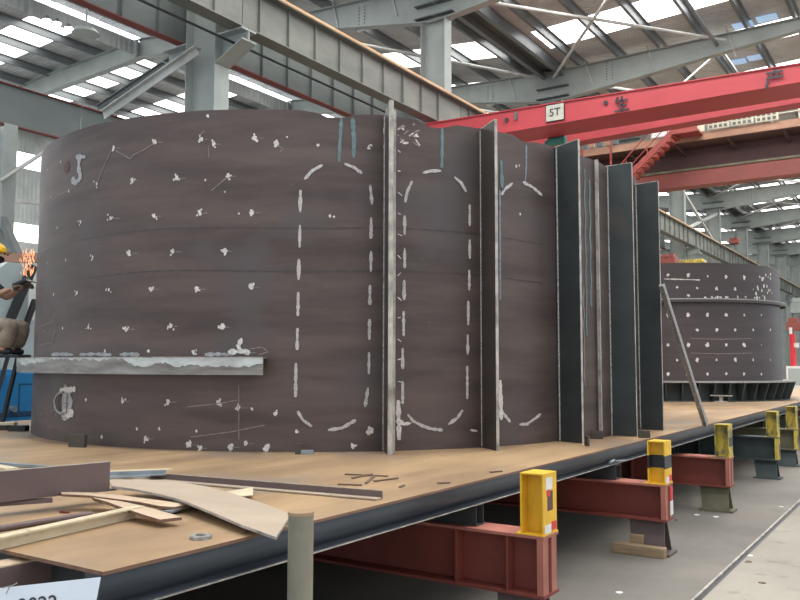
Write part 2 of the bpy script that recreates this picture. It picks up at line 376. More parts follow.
for k, (y0, y1) in enumerate(((5.0,12.2),(12.2,19.7),(19.7,27.2))):
    runway(-17.5, 7.0, 7.95, y0, y1-.02, k, 'grey girder with red top flange above the left aisle, %s span from the left' % ORD[k], 'girdb', flange='redflange', fw=.16, group='girders of the left aisle', sp=3.0)
m = MB(); m.tube((-9.75,3,7.01),(-9.75,24,7.01),.022,8); tag(m.build('conductor_bar', M['darkmetal']), 'thin black conductor bar below the orange rail girder', 'bar')
for i, Y in enumerate((10.3, 17.8)):
    o = thing('aisle_column', (-17.6,Y,0), 'grey steel column under the left aisle girder, %s' % ('cut by the left picture edge' if i == 0 else 'hidden mostly behind the big shell'), 'column')
    m = MB(); m.box(-17.85,-17.83,Y-.16,Y+.16,0,7); m.box(-17.35,-17.33,Y-.16,Y+.16,0,7); m.box(-17.83,-17.35,Y-.01,Y+.01,0,7); m.build('shaft', M['struct'], o)
    m = MB(); m.box(-17.9,-17.3,Y-.2,Y+.2,0,.03); m.build('base_plate', M['struct'], o)
# knee braces at the near column (left), seen as pale angles
pA = aty(198,47,9.42); pB = atx(104,112,-12.6)
m = MB(); m.bar(pA, pB, .17, .02); m.bar(pA+Vector((0,0,-.07)), pB+Vector((0,0,-.07)), .02, .14)
tag(m.build('angle_brace', M['brace']), 'pale steel angle brace slanting down left from the nearest column bracket', 'brace')
pA = aty(192,44,9.95); pB = atx(98,106,-13.4)
m = MB(); m.bar(pA, pB, .10, .02); m.bar(pA+Vector((0,0,-.04)), pB+Vector((0,0,-.04)), .02, .08)
tag(m.build('angle_brace', M['structd']), 'dark thin angle brace just behind the pale one at the nearest column', 'brace')
pA = atx(52,147,-16.8); pB = atx(0,181,-17.3)
m = MB(); m.bar(pA, pB, .22, .06); tag(m.build('angle_brace', M['brace']), 'grey diagonal brace at the left edge above the shell shoulder', 'brace')
pA = atx(44,203,-17.5); pB = atx(4,200,-17.5)
m = MB(); m.bar(pA, pB, .09, .09); tag(m.build('tie_bar', M['brace']), 'level grey tie bar left of the big shell', 'bar')
pA = atx(2,218,-17.4); pB = atx(24,268,-16.5)
m = MB(); m.bar(pA, pB, .14, .14); tag(m.build('angle_brace', M['structd']), 'grey slanting brace just above the grinding sparks', 'brace')
pA = atx(2,258,-16); pB = atx(40,258,-15)
m = MB(); m.bar(pA, pB, .2, .18); tag(m.build('orange_beam', M['orange']), 'dull orange beam behind the worker and the sparks', 'beam')
# small lamps under the ridge fascia
for i, (x, y) in enumerate(((47,20),(57,23),(69,28))):
    p = atz(x, y, 11.2)
    o = thing('high_bay_lamp', p, 'small bright lamp under the left bay ridge, %s of three' % ('leftmost','middle','rightmost')[i], 'lamp', 'lamps under the left bay ridge')
    m = MB(); m.tube(p, p+Vector((0,0,.12)), .13, 14, 0, .05); m.build('shade', M['structd'], o)
    m = MB(); m.tube(p-Vector((0,0,.03)), p, .11, 14); m.build('bulb', M['lampglow'], o)
p = atz(86,34,10.9); m = MB(); m.tube(p, p+Vector((0,0,.12)), .38, 24, 0, .3); m.tube(p+Vector((0,0,.12)), p+Vector((0,0,.8)), .03, 8)
tag(m.build('pendant_disc', M['struct']), 'round grey disc lamp hanging below the left bay ridge', 'lamp')

# ------------------------------------------------------------------ cranes
def text(s, size, p, rx=math.pi/2, rz=0, mt=None, parent=None, ext=.004, name='lettering'):
    c = bpy.data.curves.new(name, 'FONT'); c.body = s; c.size = size; c.extrude = ext; c.align_x = 'CENTER'; c.align_y = 'CENTER'
    t = bpy.data.objects.new(name, c); COL.objects.link(t); bpy.context.view_layer.update()
    me = bpy.data.meshes.new_from_object(t.evaluated_get(bpy.context.evaluated_depsgraph_get())); bpy.data.objects.remove(t)
    me.transform(Matrix.Translation(Vector(p)) @ Matrix.Rotation(rz,4,'Z') @ Matrix.Rotation(rx,4,'X'))
    me.materials.clear(); me.materials.append(mt)
    o = bpy.data.objects.new(name, me); COL.objects.link(o)
    if parent: 
        o.parent = parent; l = parent.matrix_basis.translation if parent.parent is None else Vector(parent['_o']); me.transform(Matrix.Translation(-Vector(l)))
    return o
def strokes(segs, cx, cz, s, Y, w, parent, name, mt):
    m = MB()
    for x0, z0, x1, z1 in segs: m.bar((cx+x0*s, Y, cz+z0*s), (cx+x1*s, Y, cz+z1*s), .012, w, up=(0,0,1)) if abs(x1-x0) > abs(z1-z0) else m.bar((cx+x0*s, Y, cz+z0*s), (cx+x1*s, Y, cz+z1*s), w, .012, up=(0,1,0))
    m.build(name, mt, parent)
YC = 15.1
c1 = thing('overhead_crane', (-9.1, YC, 6.2), 'bright red overhead crane girder crossing the right bay, marked 5T', 'crane')
m = MB(); TZ = lambda x: 6.845-.022*(x+6)
def slab(x0,x1,y0,y1,zl0,zh0,zl1,zh1): m.add([(x0,y0,zl0),(x1,y0,zl1),(x1,y1,zl1),(x0,y1,zl0),(x0,y0,zh0),(x1,y0,zh1),(x1,y1,zh1),(x0,y1,zh0)], [(0,3,2,1),(4,5,6,7),(0,1,5,4),(1,2,6,5),(2,3,7,6),(3,0,4,7)])
slab(-9.3,4,YC,YC+.82,6.42,TZ(-9.3)-.02,6.44,TZ(4)-.02); slab(-9.3,4,YC-.03,YC+.86,6.405,6.42,6.425,6.44); slab(-9.3,4,YC-.03,YC+.86,TZ(-9.3)-.02,TZ(-9.3),TZ(4)-.02,TZ(4)); m.build('main_girder', M['crane'], c1)
m = MB(); slab(-9.3,4,YC+2.2,YC+2.6,6.59,7.0,6.84,7.0); m.build('rear_girder', M['crane'], c1)
m = MB(); m.box(-9.75,-9.3,YC-.1,YC+2.9,6.5,6.85); m.build('end_carriage', M['crane'], c1)
for yy in (YC+1.6, YC+2.7):
    m = MB(); m.box(-9.65,-9.5,yy-.03,yy+.03,6.85,7.2); m.build('hanger', M['crane'], c1)
m = MB(); m.box(-6.44,-6.07,YC-.045,YC-.035,6.48,6.80,0); m.box(-6.455,-6.055,YC-.035,YC-.03,6.465,6.815,1); pl = m.build('rating_plate', [M['label'],M['black']], c1); 
m.v  # plate drawn around the rating
pl['_o'] = tuple(c1.location)
text('5T', .22, (-6.255, YC-.05, 6.64), mt=M['black'], parent=pl)
for x in (507,606):
    p = aty(x, 120 if x == 507 else 103, YC); m = MB(); m.tube((p.x,YC-.035,p.z),(p.x,YC-.02,p.z),.045,16); m.build('bolt_hole', M['black'], c1)
sheng = [(-.25,.48,-.42,.1),(-.35,.2,.38,.2),(-.28,-.12,.3,-.12),(-.48,-.45,.48,-.45),(0,.5,0,-.45)]
chan = [(0,.5,.05,.38),(-.4,.34,.42,.34),(-.18,.28,-.12,.12),(.2,.28,.12,.12),(-.36,.06,.44,.06),(-.36,.06,-.36,-.2),(-.36,-.2,-.46,-.5)]
p = aty(622.5,104,YC); strokes(sheng, p.x, p.z, .30, YC-.04, .035, c1, 'lettering', M['black'])
p = aty(775,79,YC); strokes(chan, p.x, p.z, .32, YC-.04, .035, c1, 'lettering', M['black'])
p = aty(517,113,YC); m = MB(); m.box(p.x-.05,p.x+.02,YC-.035,YC-.031,p.z-.14,p.z+.02); m.build('paint_scuff', M['structd'], c1)
p = aty(541,139,YC+.2)
m = MB(); m.tube((p.x-.12,YC+.9,6.33),(p.x+.25,YC+.9,6.33),.09,16); m.tube((p.x-.2,YC+.9,6.33),(p.x-.12,YC+.9,6.33),.05,12); m.build('hoist_motor', M['green'], c1)

Y2 = 24.1
c2 = thing('overhead_crane', (-9.4, Y2, 6.8), 'dusty brown red overhead crane with walkway and stairs behind the bright red one', 'crane')
m = MB(); m.box(-9.42,10,Y2,Y2+.5,6.8,7.24); m.build('lower_box', M['crane2'], c2)
m = MB(); m.box(-9.42,10,Y2-.04,Y2+.54,7.24,7.30); m.build('box_flange', M['olive'], c2)
m = MB(); m.box(-9.42,10,Y2+.25,Y2+.3,7.30,7.92); m.build('main_web', M['crane2d'], c2)
m = MB(); m.box(-9.42,10,Y2-.55,Y2+.3,7.92,7.95); m.build('walkway', M['crane2d'], c2)
m = MB(); m.box(-9.42,10,Y2-.58,Y2-.55,7.94,8.15); m.build('walkway_fascia', M['orange'], c2)
for i in range(9):
    x = -8.9+1.4*i; m = MB(); m.bar((x,Y2-.5,7.91),(x+.05,Y2+.24,7.75),.07,.07); m.build('bracket', M['crane2d'], c2)
for zz in (8.36,8.56):
    m = MB(); m.tube((-9.42,Y2-.56,zz),(10,Y2-.56,zz),.018,8); m.build('handrail', M['cream'], c2)
for i in range(14):
    x = -9.4+1.3*i; m = MB(); m.tube((x,Y2-.56,8.15),(x,Y2-.56,8.58),.018,8); m.build('rail_post', M['cream'], c2)
for i, x in enumerate((-8.9,-8.0)):
    m = MB(); m.box(x-.03,x+.03,Y2-.62,Y2-.58,7.2,8.62); m.build('support_post', M['coral'], c2)
m = MB(); m.box(-6.75,-6.15,Y2-.66,Y2-.60,8.18,8.45); m.build('notice_panel', M['white'], c2)
m = MB(); m.box(-5.75,-5.3,Y2-.66,Y2-.60,8.17,8.43); m.build('notice_panel', M['cream'], c2)
for i in range(3):
    x = -5.2+.62*i
    m = MB(); m.box(x,x+.56,Y2-.68,Y2-.60,8.17,8.46)
    e = m.build('resistor_box', M['cream'], c2); e['_o'] = tuple(c2.location)
    m = MB()
    for a in range(4):
        for b in range(2): m.box(x+.04+a*.13,x+.12+a*.13,Y2-.695,Y2-.68,8.20+b*.13,8.28+b*.13)
    m.build('vent_slot', M['structd'], e)
for i in range(5):
    x = -8.9+.24*i; m = MB(); m.box(x,x+.17,Y2-.64,Y2-.58,8.17,8.31); m.build('junction_box', M['orange' if i % 2 else 'structd'], c2)
st = []   # stair
a = Vector((-7.45,Y2-.7,6.9)); b = Vector((-6.0,Y2-.7,8.14))
for dy in (-.02,-.5): m = MB(); m.bar(a+Vector((0,dy,0)), b+Vector((0,dy,0)), .03, .16); m.build('stair_stringer', M['coral'], c2)
for i in range(10):
    q = a.lerp(b, (i+.5)/10); m = MB(); m.box(q.x-.02,q.x+.12,Y2-1.2,Y2-.7,q.z-.10,q.z-.07); m.build('stair_tread', M['coral'], c2)
m = MB(); m.tube(a+Vector((-.1,-.5,.45)), b+Vector((-.25,-.5,.5)), .02, 8); m.tube(a+Vector((0,-.5,.2)), b+Vector((-.1,-.5,.25)), .015, 8)
for t in (.1,.5,.9): q = a.lerp(b,t)+Vector((0,-.5,0)); m.tube(q, q+Vector((-.05,0,.45)), .018, 8)
m.build('stair_handrail', M['coral'], c2)
m = MB(); m.box(-6.05,-5.35,Y2-1.25,Y2-.6,8.06,8.12); m.box(-6.05,-5.35,Y2-1.28,Y2-1.25,8.02,8.18); m.build('stair_landing', M['coral'], c2)

m = MB(); m.box(-9.76,-9.42,Y2-.5,Y2+1.2,6.82,7.14); m.build('end_carriage', M['crane2'], c2)
for yy in (Y2-.3,Y2+1.0):
    m = MB(); m.box(-9.66,-9.54,yy-.05,yy+.05,7.14,7.2); m.build('hanger', M['crane2'], c2)
# ------------------------------------------------------------------ platform
PX0, PX1, PY0, PY1, PZ = -9.92, -2.47, 1.87, 46.0, .88
plat = thing('fabrication_platform', (-6.3, PY0, .73), 'long tan topped steel platform standing on painted beams', 'platform')
m = MB(); m.box(PX0, PX1, PY0, PY1, PZ-.014, PZ, 0)
m.f; 
o = m.build('deck_plate', [M['deck'], M['deck_edge']], plat)
for p in o.data.polygons:
    if abs(p.normal.z) < .5: p.material_index = 1
def edge_chan(p, q, inward, name, mt):
    prof = [(.00,.866),(.035,.866),(.05,.84),(.055,.80),(.045,.765),(.02,.742),(-.03,.738),(-.03,.730),(.075,.730),(.085,.738),(.085,.866)]
    prof = [(.02,.866),(.012,.835),(.014,.80),(.03,.768),(.05,.746),(.05,.743),(.0,.740),(.0,.730),(.10,.730),(.10,.866)]
    p = Vector(p); q = Vector(q); iv = Vector(inward); n = len(prof); v = []
    for c in (p, q):
        for a, z in prof: v.append(Vector((c.x+iv.x*a, c.y+iv.y*a, z)))
    m = MB(); m.add(v, [(i,(i+1)%n,n+(i+1)%n,n+i) for i in range(n)], 0, True); m.add(v, [list(range(n))[::-1], list(range(n,2*n))])
    return m.build(name, mt, plat)
edge_chan((PX1,PY0,0),(PX1,PY1,0),(-1,0,0),'edge_channel',M['chan'])
edge_chan((PX0,PY0,0),(PX0,PY1,0),(1,0,0),'edge_channel',M['chan'])
m = MB(); m.box(PX1-.004,PX1+.003,PY0,PY1,.729,.735); m.build('lip_highlight', M['edge'], plat)  # pale strip paints the highlight along the channel's lower lip
m = MB(); m.box(PX0+.1,PX1-.06,PY0+.12,PY0+.14,.73,.866); m.build('end_plate', M['under'], plat)
for i in range(9):
    x = -3.1-.85*i; m = MB(); m.ibeam((x,PY0+.15,.80),(x,PY1,.80),.1,.13,.01,.01); m.build('joist', M['under'], plat)
m = MB(); p = atz(615,463,.76); m.tube((PX1+.01,p.y,p.z),(PX1+.01,p.y+.12,p.z+.01),.012,8); m.tube((PX1+.01,p.y+.14,p.z),(PX1+.01,p.y+.42,p.z-.02),.008,8); m.build('tack_clamp', M['alloy'], plat)

# ------------------------------------------------------------------ supports
SXE = -2.0
def support(i, Yr, body, endm, stub, desc, foot=True, stripes=False, wood=False):
    W = .22; y0, y1 = Yr-W, Yr; yc = (y0+y1)/2
    o = thing('support_beam', (-5.9, yc, .0), desc, 'support beam', 'support beams under the platform')
    zt, zb = .595, (.235,.285,.27)[i] if i < 3 else .26
    m = MB(); m.box(-9.9, SXE-.02, yc-.006, yc+.006, zb+.02, zt-.02); m.build('web', M[body], o)
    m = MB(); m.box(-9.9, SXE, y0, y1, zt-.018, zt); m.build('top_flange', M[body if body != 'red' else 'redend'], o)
    m = MB(); m.box(-9.9, SXE, y0, y1, zb, zb+.018); m.build('bottom_flange', M[body], o)
    for dy in (0, .125):
        m = MB(); m.box(SXE-.045, SXE-.005, y0+dy, y0+dy+.075, zb+.018, zt-.018); m.build('end_plate', M[endm], o)
    for x in ((-2.245,-2.6,-4.3,-5.8,-7.3) if i == 0 else (-3.1,-4.3,-5.8,-7.3)):
        m = MB(); m.box(x-.006, x+.006, y0+.01, y1-.01, zb+.018, zt-.018); m.build('stiffener', M[body], o)
    for x in ([-2.15,-5.2,-8.6] if foot else []):
        f = MB()
        for dy in (-.06,.06):
            f.prism([(x-.15,yc+dy*1.7-.006,.02),(x+.13,yc+dy*1.7-.006,.02),(x+.11,yc+dy*.6-.006,zb),(x-.19,yc+dy*.6-.006,zb)],(0,0,0),(0,.012,0))
        f.box(x-.19,x+.17,yc-.12,yc+.12,0,.02)
        f.build('pedestal', M['darkgreen' if body != 'red' else 'scrapbrown'] if i != 2 else M['olive'], o)
    if stub:
        x0, x1 = SXE-.155, SXE-.005; z0, z1 = zt, .95
        s = MB(); s.box(x0,x1,y0+.0,y0+.012,z0,z1,0) if 0 else None
        ms = [M[stub], M['black']]
        s = MB()
        cuts = [(z0,z1,0)] if not stripes else [(z0,z0+.13,0),(z0+.13,z0+.24,1),(z0+.24,z1,0)]
        for a, b, mi in cuts:
            s.box(x0,x0+.01,y0+.01,y1-.01,a,b,mi); s.box(x1-.01,x1,y0+.01,y1-.01,a,b,mi); s.box(x0+.01,x1-.01,yc-.005,yc+.005,a,b,mi)
        s.box(x0,x1,y0+.01,y1-.01,z1,z1+.008,0); s.box(x0-.03,x1+.005,y0,y1,z0,z0+.008,0)
        st = s.build('stop_stub', ms, o); st['_o'] = tuple(o.location)
        if i in (0,1):
            t = MB(); t.box(x1,x1+.002,y0+.03,y0+.12,z0+.01,z0+.06) if 1 else None; t.build('white_tag', M['white'], st)
            t = MB(); t.box(x1,x1+.002,y0+.13,y1-.02,z0+.02,z0+.07); t.build('red_tag', M['redtape'], st)
        if i == 0:
            t = MB(); t.box(x1,x1+.002,y0+.05,y0+.14,z1-.09,z1-.02); t.build('white_tag', M['white'], st)
            t = MB(); t.box(x1,x1+.0015,y0+.07,y0+.15,z0+.14,z1-.1); t.build('scorch_mark', M['crane2d'], st)
            t = MB(); t.box(x1,x1+.002,y0+.06,y0+.11,z1-.13,z1-.09); t.build('red_tag', M['redtape'], st)
        if i == 2:
            t = MB(); t.box(x1-.001,x1+.002,y0+.02,y1-.02,z0+.12,z0+.22); t.build('black_stripe', M['black'], st)
    if i == 1:
        t = MB(); t.box(SXE-.004,SXE+.001,y0+.13,y1-.01,zb+.16,zt-.03); t.build('red_tag', M['redtape'], o)
        t = MB(); t.box(SXE-.004,SXE+.001,y0+.13,y1-.01,zb+.04,zb+.16); t.build('white_tag', M['white'], o)
    return o
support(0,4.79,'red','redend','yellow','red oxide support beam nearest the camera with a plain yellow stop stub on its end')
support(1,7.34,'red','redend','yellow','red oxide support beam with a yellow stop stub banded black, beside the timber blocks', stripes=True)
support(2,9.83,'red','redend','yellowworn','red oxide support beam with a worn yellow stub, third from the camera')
support(3,13.0,'darkgreen','yellowworn','yellowworn','dark green support beam with a scraped yellow end, fourth from the camera')
support(4,14.8,'olive','yellowworn','yellowworn','olive brown support beam with a scraped yellow stub, fifth from the camera')
support(5,18.3,'olive','yellowworn','yellowworn','small distant support beam by the right picture edge, sixth from the camera')
for i in range(4): support(6,21.0+2.8*i,'red','redend','yellowworn','far support beam hidden beyond the others under the platform, %s of four' % ORD[i])
# first support row with a round post
o = thing('support_beam', (-5.9,2.3,0), 'dark support beam under the near platform end', 'support beam', 'support beams under the platform')
m = MB(); m.ibeam((-9.9,2.37,.42),(-1.93,2.37,.42),.22,.31,.018,.012); m.build('beam', M['under'], o)
for x in (-2.2,-5.2,-8.6): m = MB(); m.box(x-.2,x+.15,2.25,2.5,0,.265); m.build('pedestal', M['under'], o)
pt = thing('pipe_post', (-2.0,2.37,.575), 'grey green steel pipe post standing beside the platform edge', 'post')
m = MB(); m.tube((-2.0,2.37,.575),(-2.0,2.37,1.05),.047,32); m.build('pipe', M['post'], pt)
m = MB(); m.tube((-2.0,2.37,1.05),(-2.0,2.37,1.062),.049,32); m.build('cap', M['deck'], pt)
# packing tubes between beams and platform
def sq(p, q, w, h, lab):
    m = MB(); t = .008; p = Vector(p); q = Vector(q)
    m.bar(p+Vector((0,0,h/2-t/2)), q+Vector((0,0,h/2-t/2)), w, t); m.bar(p-Vector((0,0,h/2-t/2)), q-Vector((0,0,h/2-t/2)), w, t)
    d = (q-p).normalized(); r = Vector((d.y,-d.x,0))
    for s in (-1,1): m.bar(p+r*s*(w/2-t/2), q+r*s*(w/2-t/2), t, h-2*t)
    tag(m.build('packing_tube', M['under']), lab, 'steel tube', 'square tubes packed between beams and platform')
sq((-2.48,4.68,.662),(-3.3,4.68,.662),.10,.13,'square steel tube lying on the nearest red beam with its open end facing out')
sq((-2.45,7.25,.6625),(-3.4,7.25,.6625),.14,.13,'square steel tube lying along the top of the second red beam')
sq((-2.6,9.72,.6625),(-3.4,9.84,.6625),.12,.13,'square steel tube lying along the top of the third red beam')
# timber blocks
def wood(x0,x1,y0,y1,z0,z1,rz,lab):
    m = MB(); cx,cy=(x0+x1)/2,(y0+y1)/2; m.box(x0-cx,x1-cx,y0-cy,y1-cy,0,z1-z0)
    o = m.build('timber_block', M['wood'], bevel=.006, loc=(0,0,0)); o.location = (cx,cy,z0); o.rotation_euler.z = rz; return tag(o, lab, 'timber', 'timber blocks')
p = atz(639,555,0); wood(p.x-.225,p.x+.225,p.y-.045,p.y+.045,0,.085,R_(0),'long weathered timber block lying on the floor before the pedestal')
wood(p.x-.10,p.x+.02,p.y+.055,p.y+.135,.0,.155,R_(0),'short timber offcut behind the long timber block')

# ------------------------------------------------------------------ big shell
C1 = (-6.38, 7.99); RS = 3.304
BEV = [(-112.3,3.849),(-104.3,3.84),(-96.7,3.835),(-91,3.829),(-86.1,3.82),(-78,3.812),(-71,3.806),(-63,3.79),(-55.5,3.78),(-52.8,3.756),(-51.4,3.719),(-48.8,3.724),(-47.2,3.756),(-42.8,3.765),(-40.9,3.759),(-37.7,3.754),(-35.6,3.699),(-33.9,3.697),(-31.1,3.748),(-26.7,3.752),(-22.9,3.754),(-20,3.755),(-17.3,3.712),(-13.9,3.745),(-9.7,3.75)]
def ztop(a):
    if a <= BEV[0][0]: return 3.85
    for (a0,z0),(a1,z1) in zip(BEV[:-1],BEV[1:]):
        if a0 <= a <= a1: return z0+(z1-z0)*(a-a0)/(a1-a0)
    return 3.75
path = []
for i in range(0, 341): 
    a = -180+.5*i
    if a > -9.7: break
    path.append((C1[0]+RS*math.cos(R_(a)), C1[1]+RS*math.sin(R_(a)), ztop(a)))
path += [(-3.06,7.66,3.75),(-2.99,7.85,3.735),(-2.93,8.02,3.72),(-2.905,8.2,3.72),(-2.895,8.5,3.70),(-2.89,8.9,3.72)]
C2 = (-6.285, 8.95); RR = 3.395
for i in range(1, 91): a = 2*i; path.append((C2[0]+RR*math.cos(R_(a)), C2[1]+RR*math.sin(R_(a)), 3.8))
nP = len(path)
# inward normals for thickness
def inner(i, t):
    a = Vector(path[i-1][:2]); b = Vector(path[(i+1) % nP][:2]); d = (b-a).normalized(); n_ = Vector((-d.y, d.x)); return Vector(path[i][:2]) + n_*t
shell = thing('steel_shell', (C1[0], C1[1]+.5, PZ), 'large brown rolled steel shell with ground weld spots and upright fins, nearest on the platform', 'steel shell')
m = MB()
zl = [0]; v = []
for i in range(nP):
    x, y, z = path[i]; q = inner(i, .022)
    v += [(x,y,PZ),(x,y,z),(q.x,q.y,z),(q.x,q.y,PZ)]
fs = []; f_top = []
for i in range(nP):
    j = (i+1) % nP; a, b = 4*i, 4*j
    fs += [(a,b,b+1,a+1),(a+2,b+2,b+3,a+3),(a+3,b+3,b,a)]; f_top.append((a+1,b+1,b+2,a+2))
m.add(v, fs, 0, True); m.add(v, f_top, 1, False)
# surface marks (ground weld spots, crayon lines) lie on the skin
def sp(a, z, off=.003):
    r = RS+off; return Vector((C1[0]+r*math.cos(R_(a)), C1[1]+r*math.sin(R_(a)), z))
def blob(mb, x, y, s, mi, c=C1, R=RS, fx=None):
    a, z = atcyl(x, y, c, R); n_ = 11; off = .003 + random.random()*.001
    if a < -128: return
    pts = []; sx = math.degrees(s/R)
    for i in range(n_):
        t = 2*math.pi*i/n_; rr = s*random.uniform(.55, 1.15)
        aa = a + math.degrees(rr*math.cos(t)/R)*.85; zz = z + rr*math.sin(t)
        pts.append((c[0]+(R+off)*math.cos(R_(aa)), c[1]+(R+off)*math.sin(R_(aa)), zz))
    pts.append((c[0]+(R+off)*math.cos(R_(a)), c[1]+(R+off)*math.sin(R_(a)), z))
    mb.add(pts, [(i, (i+1) % n_, n_) for i in range(n_)], mi)
def line(mb, pts, w, mi, c=C1, R=RS, jag=.35):
    q = [atcyl(x, y, c, R) for x, y in pts]; out = []
    for (a0,z0),(a1,z1) in zip(q[:-1], q[1:]):
        L = math.hypot(R*R_(a1-a0), z1-z0); k = max(2, int(L/.025))
        for i in range(k): out.append((a0+(a1-a0)*i/k, z0+(z1-z0)*i/k))
    out.append(q[-1]); vs = []; off = .004+random.random()*.001
    for i, (a, z) in enumerate(out):
        b = out[min(i+1, len(out)-1)]; e = out[max(i-1, 0)]
        dx, dz = R*R_(b[0]-e[0]), b[1]-e[1]; L = math.hypot(dx, dz) or 1; nx, nz = -dz/L, dx/L
        ww = w/2*random.uniform(1-jag, 1+jag)*(.55 if i in (0, len(out)-1) else 1)
        for s in (-1, 1):
            aa = a + math.degrees(s*nx*ww/R); zz = z + s*nz*ww
            vs.append((c[0]+(R+off)*math.cos(R_(aa)), c[1]+(R+off)*math.sin(R_(aa)), zz))
    mb.add(vs, [(2*i, 2*i+1, 2*i+3, 2*i+2) for i in range(len(out)-1)], mi)
SPOTS = [(114,148,1.3),(155,142,1.2),(97,184,1.1),(132,180,1.2),(61,162,.7),(48,170,.5),(69,191,.9),(51,197,.5),
 (208,116,.8),(201.5,139,1.3),(214,144,1.2),(255,138,1.4),(276,144,1.5),(177,178,1.3),(228,176,1.3),(205.5,180,.5),(225,192,.4),(287,137,.5),
 (57.6,227.6,.7),(81,222,1),(111,218,1.2),(154,216,1.3),(47.5,263,.5),(66,260,.8),(93,257,1),(129,253,1.4),(54,294.5,.8),(77,293,1),(109,290,1),(151,289,1.2),
 (200,213,1.3),(252,212.6,1.4),(173,251.6,1.2),(225,251,1.4),(197,289,1.3),(251,287,1.4),(239,213.6,.5),
 (63,328,.8),(88.6,327.6,1),(126,329,1.3),(44,331,.4),(105,351,.8),(148.6,351,.9),(86,400,.9),(123,401,1.2),(168,402,1.2),
 (171,326,1.3),(222,327,1.5),(193.6,352,1),(247.5,352.5,1.5),(239,347,1.1),(102,437,.9),(145.5,438.6,1.2),(137,428.7,.8),(159.5,428.7,.9),(70,435.6,.6),
 (189,444.5,1.6),(200.5,448,1.2),(230.5,447,1.6),(246,443,1.3),(266.5,447.5,1.7),(238.6,407.6,1.2),(218.5,402.5,1.4),(252,409,.8),(276,413.6,1),(297,431.6,.9),(353,446.5,1.2),(370,431,1.8),(196.6,431,.7),
 (318,145,.8),(369,148,1),(330,216,.8),(334,217,.6),(516,166,.8),(519,165.5,.6),(520,214,.8)]
for x, y, s in SPOTS:
    blob(m, x, y, .021*s, 2)
    if s > .9:
        for _ in range(3): blob(m, x+random.uniform(-3,3), y+random.uniform(-3.5,3.5), .010*s, 2)
    if s > 1.15 and x < 260: line(m, [(x+2,y+.3),(x+random.uniform(7,10),y+.3)], .006, 4)
D = []
for x0,a,b in ((300.5,190,212.5),(300,225,247.5),(299,259,280),(298.3,292,316),(297.5,328,350),(296,363,397)): D.append([(x0,a),(x0-.4,b)])
D += [[(304.5,179.5),(312,171),(322.5,165)],[(344.5,163.7),(354,167.5),(362,173.7)],[(370,185),(372,204.5)]]
for x0,a,b in ((371.2,217.5,238.7),(371,251,272),(370,285,305),(369.5,319,340),(369,352.5,374)): D.append([(x0,a),(x0-.3,b)])
D += [[(368,387.5),(365,407)],[(297.5,411),(303,420),(312,426.5)],[(328,430),(342,428),(356,420)]]
D += [[(412,181),(407,192),(405,202.5)],[(422.5,173),(431,171),(441,171)],[(454,177),(461,183),(466,192)]]
for x0,a,b in ((404.5,215.5,235),(404.5,248,268),(404,280,300),(403.5,311,336),(402.5,348,369),(402.5,381,404),(469.5,204.5,226),(469.5,239.5,258.7),(469,270,290.5),(468,301,325),(467.5,334.5,354.5),(467,366,399)): D.append([(x0,a),(x0,b)])
D += [[(462.5,410),(457,418),(448,424.5)],[(407.5,414.5),(413,421),(422.5,426),(432,429),(442.5,430)],[(470,430),(477,431)]]
D += [[(501,195),(505,189),(512.5,183)],[(522.5,182),(532,187),(542,195.5)],[(519,424.5),(527,424),(540.5,414)],[(500,390),(500.5,410),(510,422)]]
for d in D: line(m, d, .026, 3)
T = [([(341.5,118),(340,140),(339,162)],.03,5),([(352.5,118),(354,140),(353.5,158)],.034,5),([(442,128),(442,150),(441.5,168)],.03,5),([(526,145),(526,165),(525,182)],.022,6),([(501,160),(502,188)],.035,5),([(499.5,190),(500,300)],.02,6)]
for pts, w, mi in T: line(m, pts, w, mi)
for x0,x1 in ((52,74),(80,112),(120,140),(205,232)): line(m, [(x0,354.6),((x0+x1)/2,354),(x1,354.8)], .028, 7, jag=.5)
for pts in ([(398,421),(404,424),(411,423)],[(386,120),(386,150)],[(398,400),(399,440)],[(239,345),(242,338)],[(228,352),(250,351)],[(500,380),(501,420)]): line(m, pts, .035, 2, jag=.6)
# spray painted / ground patches and loose crayon lines on the left
line(m, [(80,154),(79,168),(81,178),(76,183),(72,179)], .06, 7); line(m, [(76,157),(86,157)], .04, 7)
line(m, [(68,387),(66,394),(68,402),(66,410),(67,420)], .16, 7, jag=.35); line(m, [(60,391),(76,389)], .05, 2); line(m, [(62,414),(74,413)], .07, 2)
for pts in ([(97,184),(105,165),(112,150)],[(115,150),(124,155),(130,159),(134,155),(146,149),(155,143)],[(58,195),(69,191)],[(209,158),(209,146)],[(228,177),(211,191)],[(36,330),(52,322),(57,312)],[(37,346),(52,343),(56,331)],
            [(239,385),(239,440)],[(186,407),(215,404),(238,400)],[(190,437),(230,432),(265,425)],[(277,145),(283,149),(280,152)],[(250,349),(262,347),(268,352),(258,355)],[(220,104),(200,128)] if 0 else [(205,131),(199,136)]):
    line(m, pts, .008, 4)
for i in range(16): x = 398+random.random()*19; y = 122+random.random()*24; line(m, [(x,y),(x+random.uniform(-6,7),y+random.uniform(-4,7))], .018, 2 if i % 2 else 4)
for i in range(14): x = 388+random.random()*1; y = 150+i*21; line(m, [(397.5,y),(400+random.random()*3,y+random.uniform(-4,4))], .01, 2)
